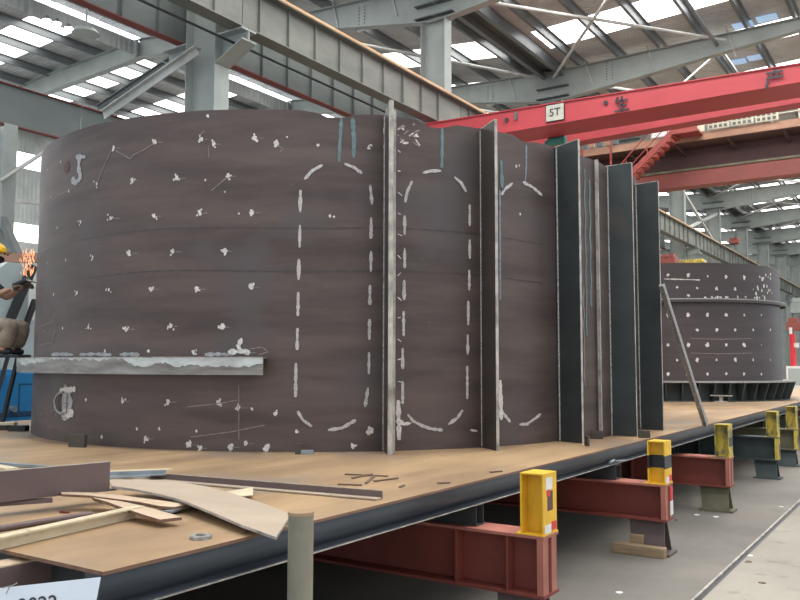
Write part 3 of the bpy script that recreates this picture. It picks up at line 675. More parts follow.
# rust-stained zone inside the first crayon outline
for i in range(26):
    x = random.uniform(36,62); y = random.uniform(408,432); blob(m, x, y, .012, 4)
for i in range(10): x = random.uniform(36,50); y = random.uniform(304,322); line(m, [(x,y),(x,y+random.uniform(4,14))], .010, 4)
def strip(y0, w, z0, z1, mi):
    pr = [(p[0],p[1]) for p in path if p[0] > -3.2 and 7 < p[1] < 9]
    def xx(y):
        for (a,b),(c,d) in zip(pr[:-1],pr[1:]):
            if b <= y <= d: return a+(c-a)*(y-b)/(d-b)
        return -2.9
    k = 20; vs = []
    for i in range(k+1):
        z = z0+(z1-z0)*i/k; wob = .006*math.sin(i*1.3+y0*9)
        for sg in (-1,1): yy = y0+wob+sg*w/2*random.uniform(.7,1.2); vs.append((xx(yy)+.005, yy, z))
    m.add(vs, [(2*i,2*i+1,2*i+3,2*i+2) for i in range(k)], mi)
for a in ((7.70,.03,1.0,3.3,2),(7.76,.035,1.6,3.6,5),(7.83,.02,2.0,3.1,6),(7.90,.016,1.9,3.6,5),(7.97,.02,2.2,3.5,5),(7.86,.012,1.4,2.4,4)): strip(*a)
for i in range(60):
    x = random.uniform(35,470); y = random.uniform(135,440); blob(m, x, y, random.uniform(.002,.005), 4)
m.build('shell_plate', [M['shell'], M['edge'], M['chalk'], M['dash'], M['scratch'], M['teal'], M['bluemark'], M['haze'], M['rust']], shell)
# weld seams (horizontal plate joints)
for zz in (2.77, 2.40):
    s = MB(); n_ = 160; vs = []
    for i in range(n_+1):
        a = -125+112*i/n_; w = .006 + .003*math.sin(i*1.7)
        for dz in (-w, w): p_ = sp(a, zz + dz + .012*math.sin(a*.14), .002); vs.append(p_)
    s.add(vs, [(2*i,2*i+1,2*i+3,2*i+2) for i in range(n_)]); s.build('plate_seam', M['crane2d'] if 0 else M['shell2'], shell)
# vertical fins
def fin(root, tip, zt_r, zt_t, th, mt, bead=True, lab=None, emat_='edge', ew=None):
    a = Vector((*root, 0)); b = Vector((*tip, 0)); d = (b-a).normalized(); n_ = Vector((-d.y, d.x, 0)); a = a - d*.03
    m = MB(); m.prism([a-n_*th/2+Vector((0,0,PZ)), b-n_*th/2+Vector((0,0,PZ)), b-n_*th/2+Vector((0,0,zt_t)), a-n_*th/2+Vector((0,0,zt_r))], (0,0,0), n_*th)
    f = m.build('fin_plate', M[mt], shell); f['_o'] = tuple(shell.location)
    if lab: f['label'] = lab
    m = MB(); e = b; w = (ew or th)+.004
    m.prism([e-n_*w/2+Vector((0,0,PZ+.002)), e+n_*w/2+Vector((0,0,PZ+.002)), e+n_*w/2+Vector((0,0,zt_t)), e-n_*w/2+Vector((0,0,zt_t))], (0,0,0), d*.004)
    m.build('cut_edge', M[emat_], f)
    m = MB(); m.bar(a+Vector((0,0,zt_r+.003)), b+Vector((0,0,zt_t+.003)), th+.002, .006); m.build('top_edge', M['edge'], f)
    if bead:
        m = MB(); k = 130; r0 = a + d*.032
        for s in (-1, 1): 
            c = r0+n_*s*(th/2+.002); vs = []
            m.tube(c+Vector((0,0,PZ+.01)), c+Vector((0,0,zt_r-.01)), .010, 6)
        m.build('weld_bead', M['bead'], f)
    return f
def rad(a, r): return (C1[0]+r*math.cos(R_(a)), C1[1]+r*math.sin(R_(a)))
f1 = fin(rad(-42.5,RS), rad(-43.0,3.60), 3.765, 3.80, .035, 'finbrown')
fin(rad(-42.0,RS), rad(-42.2,3.52), 3.74, 3.745, .018, 'finbrown', False)
fin(rad(-26.4,3.30), rad(-27.5,3.61), 3.745, 3.745, .022, 'finbrown', emat_='edge')
fin((-3.085,7.47), (-2.83,7.385), 3.745, 3.765, .02, 'fin')
fin((-2.90,8.40), (-2.645,8.42), 3.72, 3.73, .02, 'fin')
fin((-2.91,9.40), (-2.655,9.41), 3.71, 3.725, .02, 'fin')
fin((-3.165,10.34), (-2.94,10.43), 3.74, 3.74, .02, 'fin')
# bright plate end right of the third fin
m = MB(); m.box(-2.91,-2.88,8.04,8.065,PZ,3.72); m.build('plate_joint', M['edge'], shell)
for x0, x1, mt in ((583,589,'bluemark'),(594,596,'teal'),(586,587,'teal'),(591,592.5,'haze')):
    m = MB(); 
    p0 = atx(x0,200,-3.02); p1 = atx(x1,200,-3.02) 
# horizontal shelf around the left of the shell
a_end = atcyl(263,365,C1,RS+.16)[0]; zt_ = 1.6-.005; zb_ = atcyl(240,375,C1,RS+.16)[1]
zt_ = atcyl(240,357,C1,RS+.16)[1]
m = MB(); n_ = 90; vs = []; a0 = -152
for i in range(n_+1):
    a = a0+(a_end-a0)*i/n_
    for r, z in ((RS-.005,zt_),(RS+.16,zt_),(RS+.16,zb_),(RS+.145,zb_),(RS+.145,zt_-.015),(RS-.005,zt_-.015)):
        vs.append((C1[0]+r*math.cos(R_(a)), C1[1]+r*math.sin(R_(a)), z))
m.add(vs, [(6*i+j, 6*i+(j+1)%6, 6*i+6+(j+1)%6, 6*i+6+j) for i in range(n_) for j in range(6)], 0, True); m.add(vs, [[0,1,2,3,4,5],[6*n_+j for j in range(6)][::-1]])
random.seed(3); cv = []; hgt = .05
for i in range(0, 241):
    a = a0+(a_end-a0)*i/240; hgt = max(.012, min(.085, hgt+random.uniform(-.016,.016)))
    for z in (zt_-.008, zt_-hgt): cv.append((C1[0]+(RS+.1625)*math.cos(R_(a)), C1[1]+(RS+.1625)*math.sin(R_(a)), z))
m.add(cv, [(2*i,2*i+1,2*i+3,2*i+2) for i in range(240)], 1, True)
sh = m.build('shelf_ring', [M['shelf'], M['chalkblue']], shell); sh['_o'] = tuple(shell.location)
vs = []; m = MB()
for i in range(n_+1):
    a = a0+(a_end-a0)*i/n_
    for r, z in ((RS+.10,zt_+.001),(RS+.164,zt_+.001),(RS+.164,zt_-.006)): vs.append((C1[0]+r*math.cos(R_(a)), C1[1]+r*math.sin(R_(a)), z))
m.add(vs, [(3*i+j, 3*i+j+1, 3*i+4+j, 3*i+3+j) for i in range(n_) for j in range(2)], 0, True); m.build('bright_edge', M['edge'], sh)
# lifting eye on the lower left
a, z = atcyl(65,403,C1,RS); o_ = sp(a, z); nrm = Vector((math.cos(R_(a)), math.sin(R_(a)), 0)); tg = Vector((-math.sin(R_(a)), math.cos(R_(a)), 0))
m = MB(); k = 18
pts = [o_ + nrm*.02 + (tg*(-1))*(.16*math.sin(math.pi*i/k)) + Vector((0,0,.10*math.cos(math.pi*i/k))) for i in range(k+1)]
for p0, p1 in zip(pts[:-1], pts[1:]): m.tube(p0, p1, .012, 8)
m.build('lifting_ring', M['bead'], shell)
m = MB(); m.bar(o_+Vector((0,0,-.09))+tg*.03, o_+Vector((0,0,.09))+tg*.03, .05, .035); m.build('lug_block', M['bead'], shell)
a, z = atcyl(67,167,C1,RS); q0 = sp(a, z, 0); nrm = Vector((math.cos(R_(a)), math.sin(R_(a)), 0)); m = MB(); m.tube(q0, q0+nrm*.004, .06, 20); m.build('dark_plug', M['crane2d'], shell)
# locating blocks welded at the foot
def block(x, y, w, h, t, rz, lab, mt='finbrown'):
    p = atz(x, y, PZ); m = MB(); m.box(-w/2,w/2,0,t,0,h); o = m.build('locating_block', M[mt], bevel=.003, loc=(0,0,0)); o.location = (p.x,p.y,PZ); o.rotation_euler.z = R_(rz)
    return tag(o, lab, 'steel block', 'locating blocks at the shell foot')
block(76,447.5,.17,.11,.04,14,'dark square locating block at the left foot of the big shell')
block(298,454.5,.05,.09,.02,35,'tiny locating block at the shell foot below the first crayon outline')
block(307,454.5,.10,.035,.02,35,'low bright strip beside the tiny locating block','alloy')
block(586,446,.09,.09,.02,-50,'brown locating plate standing right of the third fin')
block(597,439,.12,.08,.02,20,'dark locating plate just behind the brown one')
block(644,438,.12,.075,.02,10,'small locating plate between the last two tall fins')

# ------------------------------------------------------------------ far shell
C3 = (-5.52, 19.65); R3 = 2.56
s2 = thing('steel_shell', (C3[0], C3[1], PZ), 'smaller looking brown round shell farther back with a flared gusseted foot', 'steel shell')
def ringmesh(mb, prof, n_=120, mi=0, c=C3, smooth=True):
    vs = []
    k = len(prof)
    for i in range(n_):
        a = 2*math.pi*i/n_
        for r, z in prof: vs.append((c[0]+r*math.cos(a), c[1]+r*math.sin(a), z))
    mb.add(vs, [(k*i+j, k*((i+1)%n_)+j, k*((i+1)%n_)+(j+1)%k, k*i+(j+1)%k) for i in range(n_) for j in range(k)], mi, smooth)
m = MB(); ringmesh(m, [(R3,1.28),(R3,3.02),(R3+.0,3.74),(R3-.03,3.74),(R3-.03,1.28)])
random.seed(11)
for row, yy in enumerate((275,287,315,330,345,360,374)):
    for i in range(8):
        x = 668+i*20.5*(1-.018*i)+(row % 2)*9; y = yy+((x-668)*.03 if yy < 300 else 0)
        if x > 774: continue
        blob(m, x, y, .05*random.uniform(.45,1.15)*(1 if x < 745 else .7), 1, C3, R3)
for i in range(22): blob(m, 763+random.uniform(-7,9), 286+random.uniform(-14,12), random.uniform(.02,.05), 1, C3, R3)
for i in range(16): x = 665+random.random()*100; blob(m, x, 296-(0 if x < 700 else -2)+random.uniform(-1,0), random.uniform(.02,.035), 1, C3, R3)
for yy in (338.5, 353): line(m, [(690,yy),(720,yy+.8),(752,yy)], .010, 2, C3, R3)
line(m, [(664,279),(684,279.5),(700,280)], .02, 1, C3, R3, .6)
m.build('shell_plate', [M['shell2'], M['chalk'], M['scratch']], s2)
m = MB(); ringmesh(m, [(R3+.0,2.99),(R3+.11,2.99),(R3+.11,2.92),(R3+.10,2.92),(R3+.10,2.965),(R3,2.965)]); m.build('middle_flange', M['shell2'], s2)
m = MB(); ringmesh(m, [(R3+.102,2.995),(R3+.113,2.995),(R3+.113,2.972)]); m.build('flange_edge', M['bead'], s2)
m = MB(); ringmesh(m, [(R3-.05,1.30),(R3+.27,1.30),(R3+.27,1.265),(R3-.05,1.265)]); m.build('base_top_plate', M['bead'], s2)
m = MB(); ringmesh(m, [(R3-.02,PZ),(R3-.02,1.265),(R3-.04,1.265),(R3-.04,PZ)]); ringmesh(m, [(R3-.05,PZ+.02),(R3+.14,PZ+.02),(R3+.14,PZ),(R3-.05,PZ)]); m.build('base_ring', M['darkgreen'], s2)
for i in range(54):
    a = 2*math.pi*i/54; c, s_ = math.cos(a), math.sin(a); t = Vector((-s_, c, 0))*.012
    P = lambda r, z: Vector((C3[0]+r*c, C3[1]+r*s_, z))
    m = MB(); m.prism([P(R3-.02,PZ+.02)-t, P(R3+.13,PZ+.02)-t, P(R3+.26,1.265)-t, P(R3-.02,1.265)-t], (0,0,0), t*2); m.build('gusset', M['darkgreen'], s2)
p = atz(722,402,PZ); m = MB(); m.box(p.x-.12,p.x+.12,p.y-.12,p.y+.02,PZ,PZ+.02); m.box(p.x-.03,p.x+.03,p.y-.08,p.y-.02,PZ+.02,PZ+.12); m.box(p.x-.2,p.x+.2,p.y-.12,p.y+.02,PZ+.12,PZ+.14)
tag(m.build('jig_block', M['edge']), 'small pale I shaped jig block before the foot of the far shell', 'steel block')

# leaning bar
p = atz(705,425,PZ); q = atx(661,285,-2.60)
m = MB(); m.bar(p, q, .045, .045); m.bar(p+Vector((.028,0,0)), q+Vector((.028,0,0)), .008, .06); tag(m.build('leaning_bar', M['bead']), 'thin steel angle bar leaning against the last fin of the big shell', 'steel bar')

# ------------------------------------------------------------------ scrap and offcuts on the deck
def plate(pts, z, th, mt, name, lab, cat='steel offcut', group=None, edge=None):
    P = [atz(x, y, z+th) for x, y in pts]; P = [Vector((p.x,p.y,z)) for p in P]
    m = MB(); m.prism(P, (0,0,0), (0,0,th)); o = m.build(name, [M[mt], M[edge or mt]])
    for p in o.data.polygons:
        if abs(p.normal.z) < .5: p.material_index = 1
    return tag(o, lab, cat, group)
def arcplate(outer, inner_, z0, z1, th, mt, lab, ledge='edge'):
    n_ = len(outer); v = []
    for (a, b) in zip(outer, inner_):
        for (x, y) in (a, b):
            t = outer.index(a)/(n_-1); z = z0+(z1-z0)*t; p = atz(x, y, z+th); v += [Vector((p.x,p.y,z)), Vector((p.x,p.y,z+th))]
    m = MB(); fs = []; es = []
    for i in range(n_-1):
        a, b = 4*i, 4*i+4
        fs += [(a+1,b+1,b+3,a+3),(a,a+2,b+2,b)]; es += [(a,b,b+1,a+1),(a+2,a+3,b+3,b+2)]
    es += [(0,1,3,2),(4*n_-4,4*n_-2,4*n_-1,4*n_-3)]
    m.add(v, fs, 0); m.add(v, es, 1)
    return tag(m.build('curved_plate', [M[mt], M[ledge]]), lab, 'steel offcut')
# big curved segment
arcplate([(109,480),(140,479),(175,481),(205,486),(235,494),(262,503),(291,514)], [(112,486),(135,489),(160,494),(185,501),(212,512),(240,524),(276,537)], .96, .90, .012, 'arc', 'large pale curved plate segment lying across the deck to the pipe post')
arcplate([(60,491.5),(90,492.5),(120,495),(150,499),(180,503),(192,504)], [(62,494),(90,495.5),(118,499),(140,502),(160,506),(174,507)], .955, .905, .012, 'arctan', 'slim tan curved strip above the short one', 'deck_edge')
arcplate([(92,496),(110,499),(130,503),(155,509),(182,517)], [(94,498),(108,502),(124,508),(142,514),(160,519.5)], .935, .905, .014, 'arctan', 'short tan curved strip ending over the cream channel', 'deck_edge')
# brown plate on edge
a = atz(109,490,.95); b = atz(-40,507,.95); d = (b-a).normalized(); nn = Vector((-d.y,d.x,0))
if nn.y < 0: nn = -nn
H_ = .145
m = MB(); m.bar(a+Vector((0,0,H_/2)), b+Vector((0,0,H_/2)), .01, H_); m.bar(a+nn*.05+Vector((0,0,.006)), b+nn*.05+Vector((0,0,.006)), .1, .01); m.bar(a+Vector((0,0,H_+.001)), b+Vector((0,0,H_+.001)), .012, .003, 1)
tag(m.build('brown_channel', [M['scrapbrown'], M['edge']]), 'long brown primed plate on edge at the left edge of the deck', 'steel channel')
p0 = atz(52,500,.935); p1 = atz(-30,506,.935); m = MB(); m.bar(p0,p1,.05,.018); tag(m.build('packing_strip', M['scrapbrown']), 'thin strip under the long brown plate', 'steel strip')
# pale channels behind it
p0 = atz(166,474,.92); p1 = atz(60,478,.92); m = MB(); m.bar(p0,p1,.07,.008); m.bar(p0+Vector((0,0,.015)),p1+Vector((0,0,.015)),.008,.02); m.bar(p0+Vector((0,.05,.024)),p1+Vector((0,.05,.024)),.05,.006,1)
tag(m.build('pale_channel', [M['alloy'], M['cream2']]), 'pale blue grey channel end sticking out behind the brown plate', 'steel channel')
p0 = atz(150,476,.95); p1 = atz(90,479,.95); m = MB(); m.bar(p0,p1,.03,.008); tag(m.build('steel_strip', M['alloy']), 'thin blue grey strip under the pale channel', 'steel strip')
p0 = atz(115,489,.945); p1 = atz(88,492,.945); m = MB(); m.bar(p0,p1,.04,.008); tag(m.build('steel_strip', M['alloy']), 'small blue strip peeking under the brown plate corner', 'steel strip')
p0 = atz(60,468,.893); p1 = atz(-20,462,.893); m = MB(); m.bar(p0,p1,.05,.02); tag(m.build('pale_bar', M['alloy']), 'pale flat bar behind the brown plate at the left edge', 'steel bar')
p0 = atz(12,472,.907); p1 = atz(-20,466,.907); m = MB(); m.bar(p0,p1,.08,.05); tag(m.build('cream_block', M['cream2']), 'cream block end at the left edge behind the brown plate', 'block')
p0 = atz(215,494,.915); p1 = atz(165,512,.90); m = MB(); m.bar(p0,p1,.07,.01); tag(m.build('steel_strip', M['alloy']), 'grey strip passing under the large curved plate', 'steel strip')
# cream channel
p0 = atz(135,512,.91); p1 = atz(-30,549,.91); m = MB(); m.bar(p0,p1,.012,.055); m.bar(p0+Vector((0,.03,.022)),p1+Vector((0,.03,.022)),.05,.008)
tag(m.build('cream_channel', M['cream2']), 'scuffed cream channel lying diagonally across the near left deck', 'steel channel')
p0 = atz(91,514,.895); p1 = atz(-30,533,.895); m = MB(); m.tube(p0,p1,.014,10); tag(m.build('steel_rod', M['scrapbrown']), 'long thin brown rod behind the cream channel', 'rod')
p0 = atz(60,512,.885); p1 = atz(69,512.5,.885); m = MB(); m.bar(p0,p1,.012,.008); tag(m.build('rod_offcut', M['redflange']), 'short rust red rod offcut behind the long rod', 'rod')
# long brown angle
p0 = atz(377,500,PZ+.003); p1 = atz(120,478,PZ+.003); hh = .042
m = MB(); m.bar(p0+Vector((0,.05,hh/2)),p1+Vector((0,.05,hh/2)),.006,hh); m.bar(p0+Vector((0,.02,.004)),p1+Vector((0,.02,.004)),.06,.007,1); m.bar(p0+Vector((0,.05,hh)),p1+Vector((0,.05,hh)),.008,.003,2)
tag(m.build('angle_bar', [M['scrapbrown'], M['arc'], M['edge']]), 'long brown steel angle bar lying on the deck before the big shell', 'angle bar')
plate([(224,492),(253,487),(253,495),(240,496)], .90, .004, 'cream2', 'triangular_offcut', 'small cream triangular offcut beside the long angle bar')
# washer ring
p = atz(201,536,PZ+.01); m = MB(); vs = []; n_ = 28
for i in range(n_):
    a_ = 2*math.pi*i/n_
    for r, z in ((.024,PZ),(.046,PZ),(.046,PZ+.014),(.024,PZ+.014)): vs.append((p.x+r*math.cos(a_), p.y+r*math.sin(a_), z))
m.add(vs, [(4*i+j, 4*((i+1)%n_)+j, 4*((i+1)%n_)+(j+1)%4, 4*i+(j+1)%4) for i in range(n_) for j in range(4)]); tag(m.build('steel_washer', M['bead']), 'dark round steel washer lying near the platform edge', 'washer')
# slag scraps
SC = [((345,474),(388,476)),((352,478),(372,474)),((366,483),(374,476)),((374,481),(398,478)),((338,484),(362,485)),((490,472),(502,471)),((437,483),(450,482.5)),((243,532),(247,531)),((400,487),(404,485))]
LB = ['longest','short slanting','small diagonal','level right hand','left hand']
for i, ((x0,y0),(x1,y1)) in enumerate(SC):
    p0 = atz(x0,y0,PZ+.006); p1 = atz(x1,y1,PZ+.006); m = MB(); m.bar(p0,p1,.018,.006)
    lab = ('%s thin rusty scrap in the cluster before the first fin' % LB[i]) if i < 5 else ['lone rusty scrap near the deck edge left of the yellow stub','small rusty scrap left of the lone one near the deck edge','tiny scrap beside the washer','tiny scrap between the cluster and the deck edge'][i-5]
    tag(m.build('rusty_scrap', M['rust']), lab, 'scrap', 'rusty scraps on the deck')
# plates under the near left corner
m = MB(); p0 = atz(52,566,.80); p1 = atz(-60,590,.80); m.bar(p0,p1,.10,.09); m.bar(p0+Vector((0,0,.048)),p1+Vector((0,0,.048)),.1,.006,1)
tag(m.build('lower_beam', [M['scrapbrown'], M['arctan']]), 'tan topped beam below the near left deck corner', 'beam')
# paper sign
c0 = aty(101,577,1.62); c1_ = aty(0,588,1.46)
d = (c0-c1_).normalized(); base = c1_ - d*.25; upv = Vector((-.05,.25,1)).normalized()
sign = thing('paper_sign', base.lerp(c0,.5)-upv*.2, 'white sheet sign with dark digits hanging at the lower left corner', 'sign')
m = MB(); w_ = (c0-base); nrm = w_.cross(upv).normalized()
m.prism([base, c0, c0-upv*.28, base-upv*.28], (0,0,0), nrm*.002); sp_ = m.build('sheet', M['paper'], sign)
cu = bpy.data.curves.new('digits','FONT'); cu.body = '2022'; cu.size = .062; cu.extrude = .001; cu.align_x = 'RIGHT'; cu.align_y = 'TOP'
tt = bpy.data.objects.new('digits', cu); COL.objects.link(tt); bpy.context.view_layer.update()
me = bpy.data.meshes.new_from_object(tt.evaluated_get(bpy.context.evaluated_depsgraph_get())); bpy.data.objects.remove(tt)
e1 = d; e3 = nrm if nrm.dot(EYE-c0) > 0 else -nrm; e2 = e3.cross(e1)
tp = c0 - d*.130 - e2*.030 + e3*.004
me.transform(Matrix((( e1.x,e2.x,e3.x,tp.x),(e1.y,e2.y,e3.y,tp.y),(e1.z,e2.z,e3.z,tp.z),(0,0,0,1))))
me.transform(Matrix.Translation(-sign.location)); me.materials.clear(); me.materials.append(M['black'])
dg = bpy.data.objects.new('digits', me); COL.objects.link(dg); dg.parent = sign
m = MB()
for a_, b_ in (((2,588),(14,585)),((12,586),(17,583)),((10,586),(6,594))):
    m.tube(aty(*a_,1.46), aty(*b_,1.46), .0015, 6)
tw = m.build('wire_tie', M['edge'], sign); 

# ------------------------------------------------------------------ left side: cabinet, machine, stand, worker
cb = thing('blue_cabinet', (-12.4, 6.6, 0), 'bright blue steel cabinet beyond the platform left of the big shell', 'cabinet')
m = MB(); m.box(-12.9,-12,4.6,8.4,0,1.52); m.build('body', M['navy'], cb, bevel=.01)
for y0_ in (5.0,6.1,7.22):
    m = MB(); m.box(-12,-11.985,y0_,y0_+1.05,.2,1.46); dr = m.build('door', M['navy'], cb, bevel=.004); dr['_o'] = tuple(cb.location)
    m = MB(); m.box(-11.985,-11.98,y0_+.2,y0_+.22,.85,1.3); m.box(-11.985,-11.98,y0_+.2,y0_+.9,1.28,1.3); m.box(-11.985,-11.98,y0_+.2,y0_+.9,.85,.87); m.build('panel_groove', M['navyd'], dr)
p = atx(13,409,-11.95); m = MB(); m.tube((-11.99,p.y,p.z),(-11.9,p.y,p.z),.05,16); m.build('knob', M['alloy'], cb)
m = MB(); m.box(-12.0,-11.97,4.6,8.4,.80,.86) ; m.build('lower_lip', M['navyd'], cb)
mc = thing('grey_machine', (-13.4,7.2,0), 'pale grey slanted machine housing behind the worker', 'machine')
A = [atx(x,y,-13.2) for x,y in ((8,262),(31,264),(24,368),(-30,368),(-30,290))]
m = MB(); m.prism(A, (0,0,0), (-.8,0,0)); m.build('housing', M['machine'], mc)
m = MB(); m.bar(atx(33,266,-13.1), atx(8,325,-13.1), .12, .12); m.build('dark_strut', M['darkmetal'], mc)
m = MB(); m.bar(atx(35,300,-13.1), atx(25,328,-13.1), .08, .08); m.build('dark_strut', M['darkmetal'], mc)
m = MB(); q_ = [atx(x,y,-13.25) for x,y in ((24,320),(36,320),(36,368),(20,368))]; m.prism(q_, (0,0,0), (-.3,0,0)); m.build('side_panel', M['machine'], mc)
m = MB(); m.box(-14.1,-13.1,6.6,8.1,0,1.45); m.build('base', M['machine'], mc)
# small clutter on the deck far left
for i, (x0,x1,y,h,mt,lab) in enumerate(((-6,16,425,.03,'cream2','pale flat offcut on the deck left of the big shell'),(10,27,431,.06,'darkmetal','dark steel block on the deck left of the big shell'),(-8,9,430,.05,'darkmetal','dark steel bar cut by the left edge beside the shell'))):
    a_ = atz(x0,y,PZ); b_ = atz(x1,y,PZ); m = MB(); m.bar(a_+Vector((0,0,h/2+.001)), b_+Vector((0,0,h/2+.001)), .12, h); tag(m.build('steel_offcut', M[mt]), lab, 'steel offcut')

U_ = Vector((.8346,.5508,0)).normalized(); F_ = Vector((-.5508,.8346,0)); O_ = Vector((-9.5,5.6,0))
def W(s, z, f=0): return O_ + U_*s + F_*f + Vector((0,0,z))
sd = thing('work_stand', W(-.15,PZ), 'dark narrow work stand beside the big shell carrying the worker', 'stand')
m = MB(); c_ = [W(-.6,1.68,-.17),W(.32,1.68,-.17),W(.32,1.68,.17),W(-.6,1.68,.17)]; m.prism(c_, (0,0,0), (0,0,.035)); m.build('top', M['darkmetal'], sd)
for s0, s1 in ((-.5,-.62),(.18,-.02)):
    for f in (-.13,.13):
        m = MB(); m.bar(W(s0,1.69,f), W(s1 if s0 < 0 else .0,PZ,f*1.3), .04, .04); m.build('leg', M['darkmetal'], sd)
m = MB(); m.bar(W(-.55,1.25,-.15), W(.08,1.25,-.15), .03, .03); m.build('rung', M['darkmetal'], sd)

def skinned(name, verts, edges, radii, mt, parent, sub=2, root=0):
    me = bpy.data.meshes.new(name); me.from_pydata([tuple(v) for v in verts], edges, []); me.materials.append(mt)
    o = bpy.data.objects.new(name, me); COL.objects.link(o)
    sm = o.modifiers.new('skin','SKIN'); sm.use_smooth_shade = True
    for i, r in enumerate(radii): me.skin_vertices[0].data[i].radius = (r, r) if not isinstance(r, tuple) else r
    me.skin_vertices[0].data[root].use_root = True
    s = o.modifiers.new('sub','SUBSURF'); s.levels = sub; s.render_levels = sub
    bpy.context.view_layer.update()
    ev = bpy.data.meshes.new_from_object(o.evaluated_get(bpy.context.evaluated_depsgraph_get())); bpy.data.objects.remove(o)
    ev.name = name
    for p in ev.polygons: p.use_smooth = True
    if not len(ev.materials): ev.materials.append(mt)
    no = bpy.data.objects.new(name, ev); COL.objects.link(no); no.parent = parent; ev.transform(Matrix.Translation(-parent.location)); return no
wk = thing('person', W(-.2,1.715), 'person in yellow helmet, navy top and khaki trousers crouching on the dark stand, grinding', 'person')
V = [W(-.30,2.02), W(-.30,2.18), W(-.24,2.40), W(-.20,2.60), W(-.16,2.70), W(-.11,2.80), W(-.09,2.92),        # 0-6 spine to head
     W(-.22,2.58,-.19), W(-.03,2.38,-.24), W(.18,2.50,-.12),                                              # 7-9 near arm
     W(-.22,2.58,.19), W(-.02,2.42,.22), W(.20,2.54,.08),                                              # 10-12 far arm
     W(-.27,1.98,-.11), W(.24,2.08,-.17), W(.12,1.78,-.15), W(.17,1.755,-.16),                              # 13-16 near leg
     W(-.27,1.98,.11), W(.23,2.08,.17), W(.11,1.78,.15), W(.16,1.755,.16)]
Ed = [(0,1),(1,2),(2,3),(3,4),(4,5),(5,6),(3,7),(7,8),(8,9),(3,10),(10,11),(11,12),(0,13),(13,14),(14,15),(15,16),(0,17),(17,18),(18,19),(19,20)]
Rr = [.15,.14,.15,.13,.06,.085,.09,.07,.05,.033,.07,.05,.033,.10,.075,.05,.042,.10,.075,.05,.042]
skinned('body', V, Ed, Rr, M['skin'], wk)
skinned('shirt', [V[0],V[1],V[2],V[3],V[7],V[8].lerp(V[7],.15),V[10],V[11].lerp(V[10],.15)], [(0,1),(1,2),(2,3),(3,4),(4,5),(3,6),(6,7)], [.165,.16,.168,.148,.09,.075,.09,.075], M['denim'], wk)
skinned('trousers', [V[0],V[13],V[14],V[15].lerp(V[14],.02),V[17],V[18],V[19].lerp(V[18],.02)], [(0,1),(1,2),(2,3),(0,4),(4,5),(5,6)], [.17,.13,.115,.11,.13,.115,.11], M['khaki'], wk)
m = MB()
hc = W(-.09,2.965); vs = []; n1, n2 = 20, 8
for j in range(n2+1):
    ph = math.pi/2*j/n2
    for i in range(n1): th = 2*math.pi*i/n1; vs.append(hc+U_*(.135*math.cos(ph)*math.cos(th))+F_*(.115*math.cos(ph)*math.sin(th))+Vector((0,0,.115*math.sin(ph))))
m.add(vs, [(n1*j+i, n1*j+(i+1)%n1, n1*(j+1)+(i+1)%n1, n1*(j+1)+i) for j in range(n2) for i in range(n1)], 0, True)
vs = [hc+U_*(r*.145*math.cos(t)+(.045*max(0,math.cos(t)) if r > 1 else 0))+F_*(r*.125*math.sin(t))+Vector((0,0,-.01*(r > 1))) for r in (.9,1.15) for t in [2*math.pi*i/n1 for i in range(n1)]]
m.add(vs, [(i,(i+1)%n1,n1+(i+1)%n1,n1+i) for i in range(n1)], 0, True)
m.build('helmet', M['hat'], wk)
skinned('face_cloth', [W(-.07,2.83), W(-.05,2.88), W(-.045,2.92)], [(0,1),(1,2)], [.07,.085,.07], M['mask'], wk, 2)
for f in (-.045,.03):   # eyes
    c = W(.045,2.93,f); m = MB(); m.tube(c, c+U_*.012, .012, 10); m.build('eye', M['black'], wk)
for f0, hnd in ((-.12, V[9]), (.08, V[12])):
    pv = [hnd, hnd+U_*.07+Vector((0,0,.03))]; ev_ = [(0,1)]; rr = [.032,.038]
    for k in range(4):
        b0 = pv[1]+F_*(.028*(k-1.5))+U_*.02; i0 = len(pv); pv += [b0, b0+U_*(.045-.006*abs(k-1))+Vector((0,0,.008)), b0+U_*(.06-.006*abs(k-1))+Vector((0,0,-.03)), b0+U_*.035+Vector((0,0,-.05))]
        ev_ += [(1,i0),(i0,i0+1),(i0+1,i0+2),(i0+2,i0+3)]; rr += [.013,.011,.010,.009]
    i0 = len(pv); tb = pv[0]+U_*.03+F_*(.03 if f0 < 0 else -.03); pv += [tb, tb+U_*.03+F_*(.015 if f0 < 0 else -.015)+Vector((0,0,-.01)), tb+U_*.055+Vector((0,0,-.03))]; ev_ += [(0,i0),(i0,i0+1),(i0+1,i0+2)]; rr += [.014,.012,.010]
    skinned('glove', pv, ev_, rr, M['glove'], wk, 1)
for lv in (15,19):
    f = -.15 if lv == 15 else .15
    skinned('boot', [V[lv]+Vector((0,0,.0)), W(.03,1.765,f), W(.16,1.755,f), W(.24,1.75,f)], [(0,1),(1,2),(2,3)], [.055,.048,.045,.035], M['darkmetal'], wk)
gr = thing('angle_grinder', W(.30,2.52), 'dark hand grinder held against the left side of the big shell', 'tool')
m = MB(); m.tube(W(.16,2.545,-.02), W(.34,2.63,-.0), .032, 14); m.build('body', M['darkmetal'], gr)
m = MB(); m.tube(W(.36,2.60,0), W(.365,2.615,-.0), .06, 20); m.build('disc', M['bead'], gr)
m = MB(); random.seed(5)
for i in range(60):
    s = .36+random.uniform(-.09,.02); z = 2.66+random.random()*.28; f = random.uniform(-.15,.1)
    p = W(s, z, f); q = W(s+random.uniform(-.02,.02), z+random.uniform(.02,.08), f); m.tube(p, q, .0022, 3)
tag(m.build('grinding_sparks', M['spark']), 'orange shower of sparks rising beside the left edge of the big shell', 'sparks', kind='stuff')

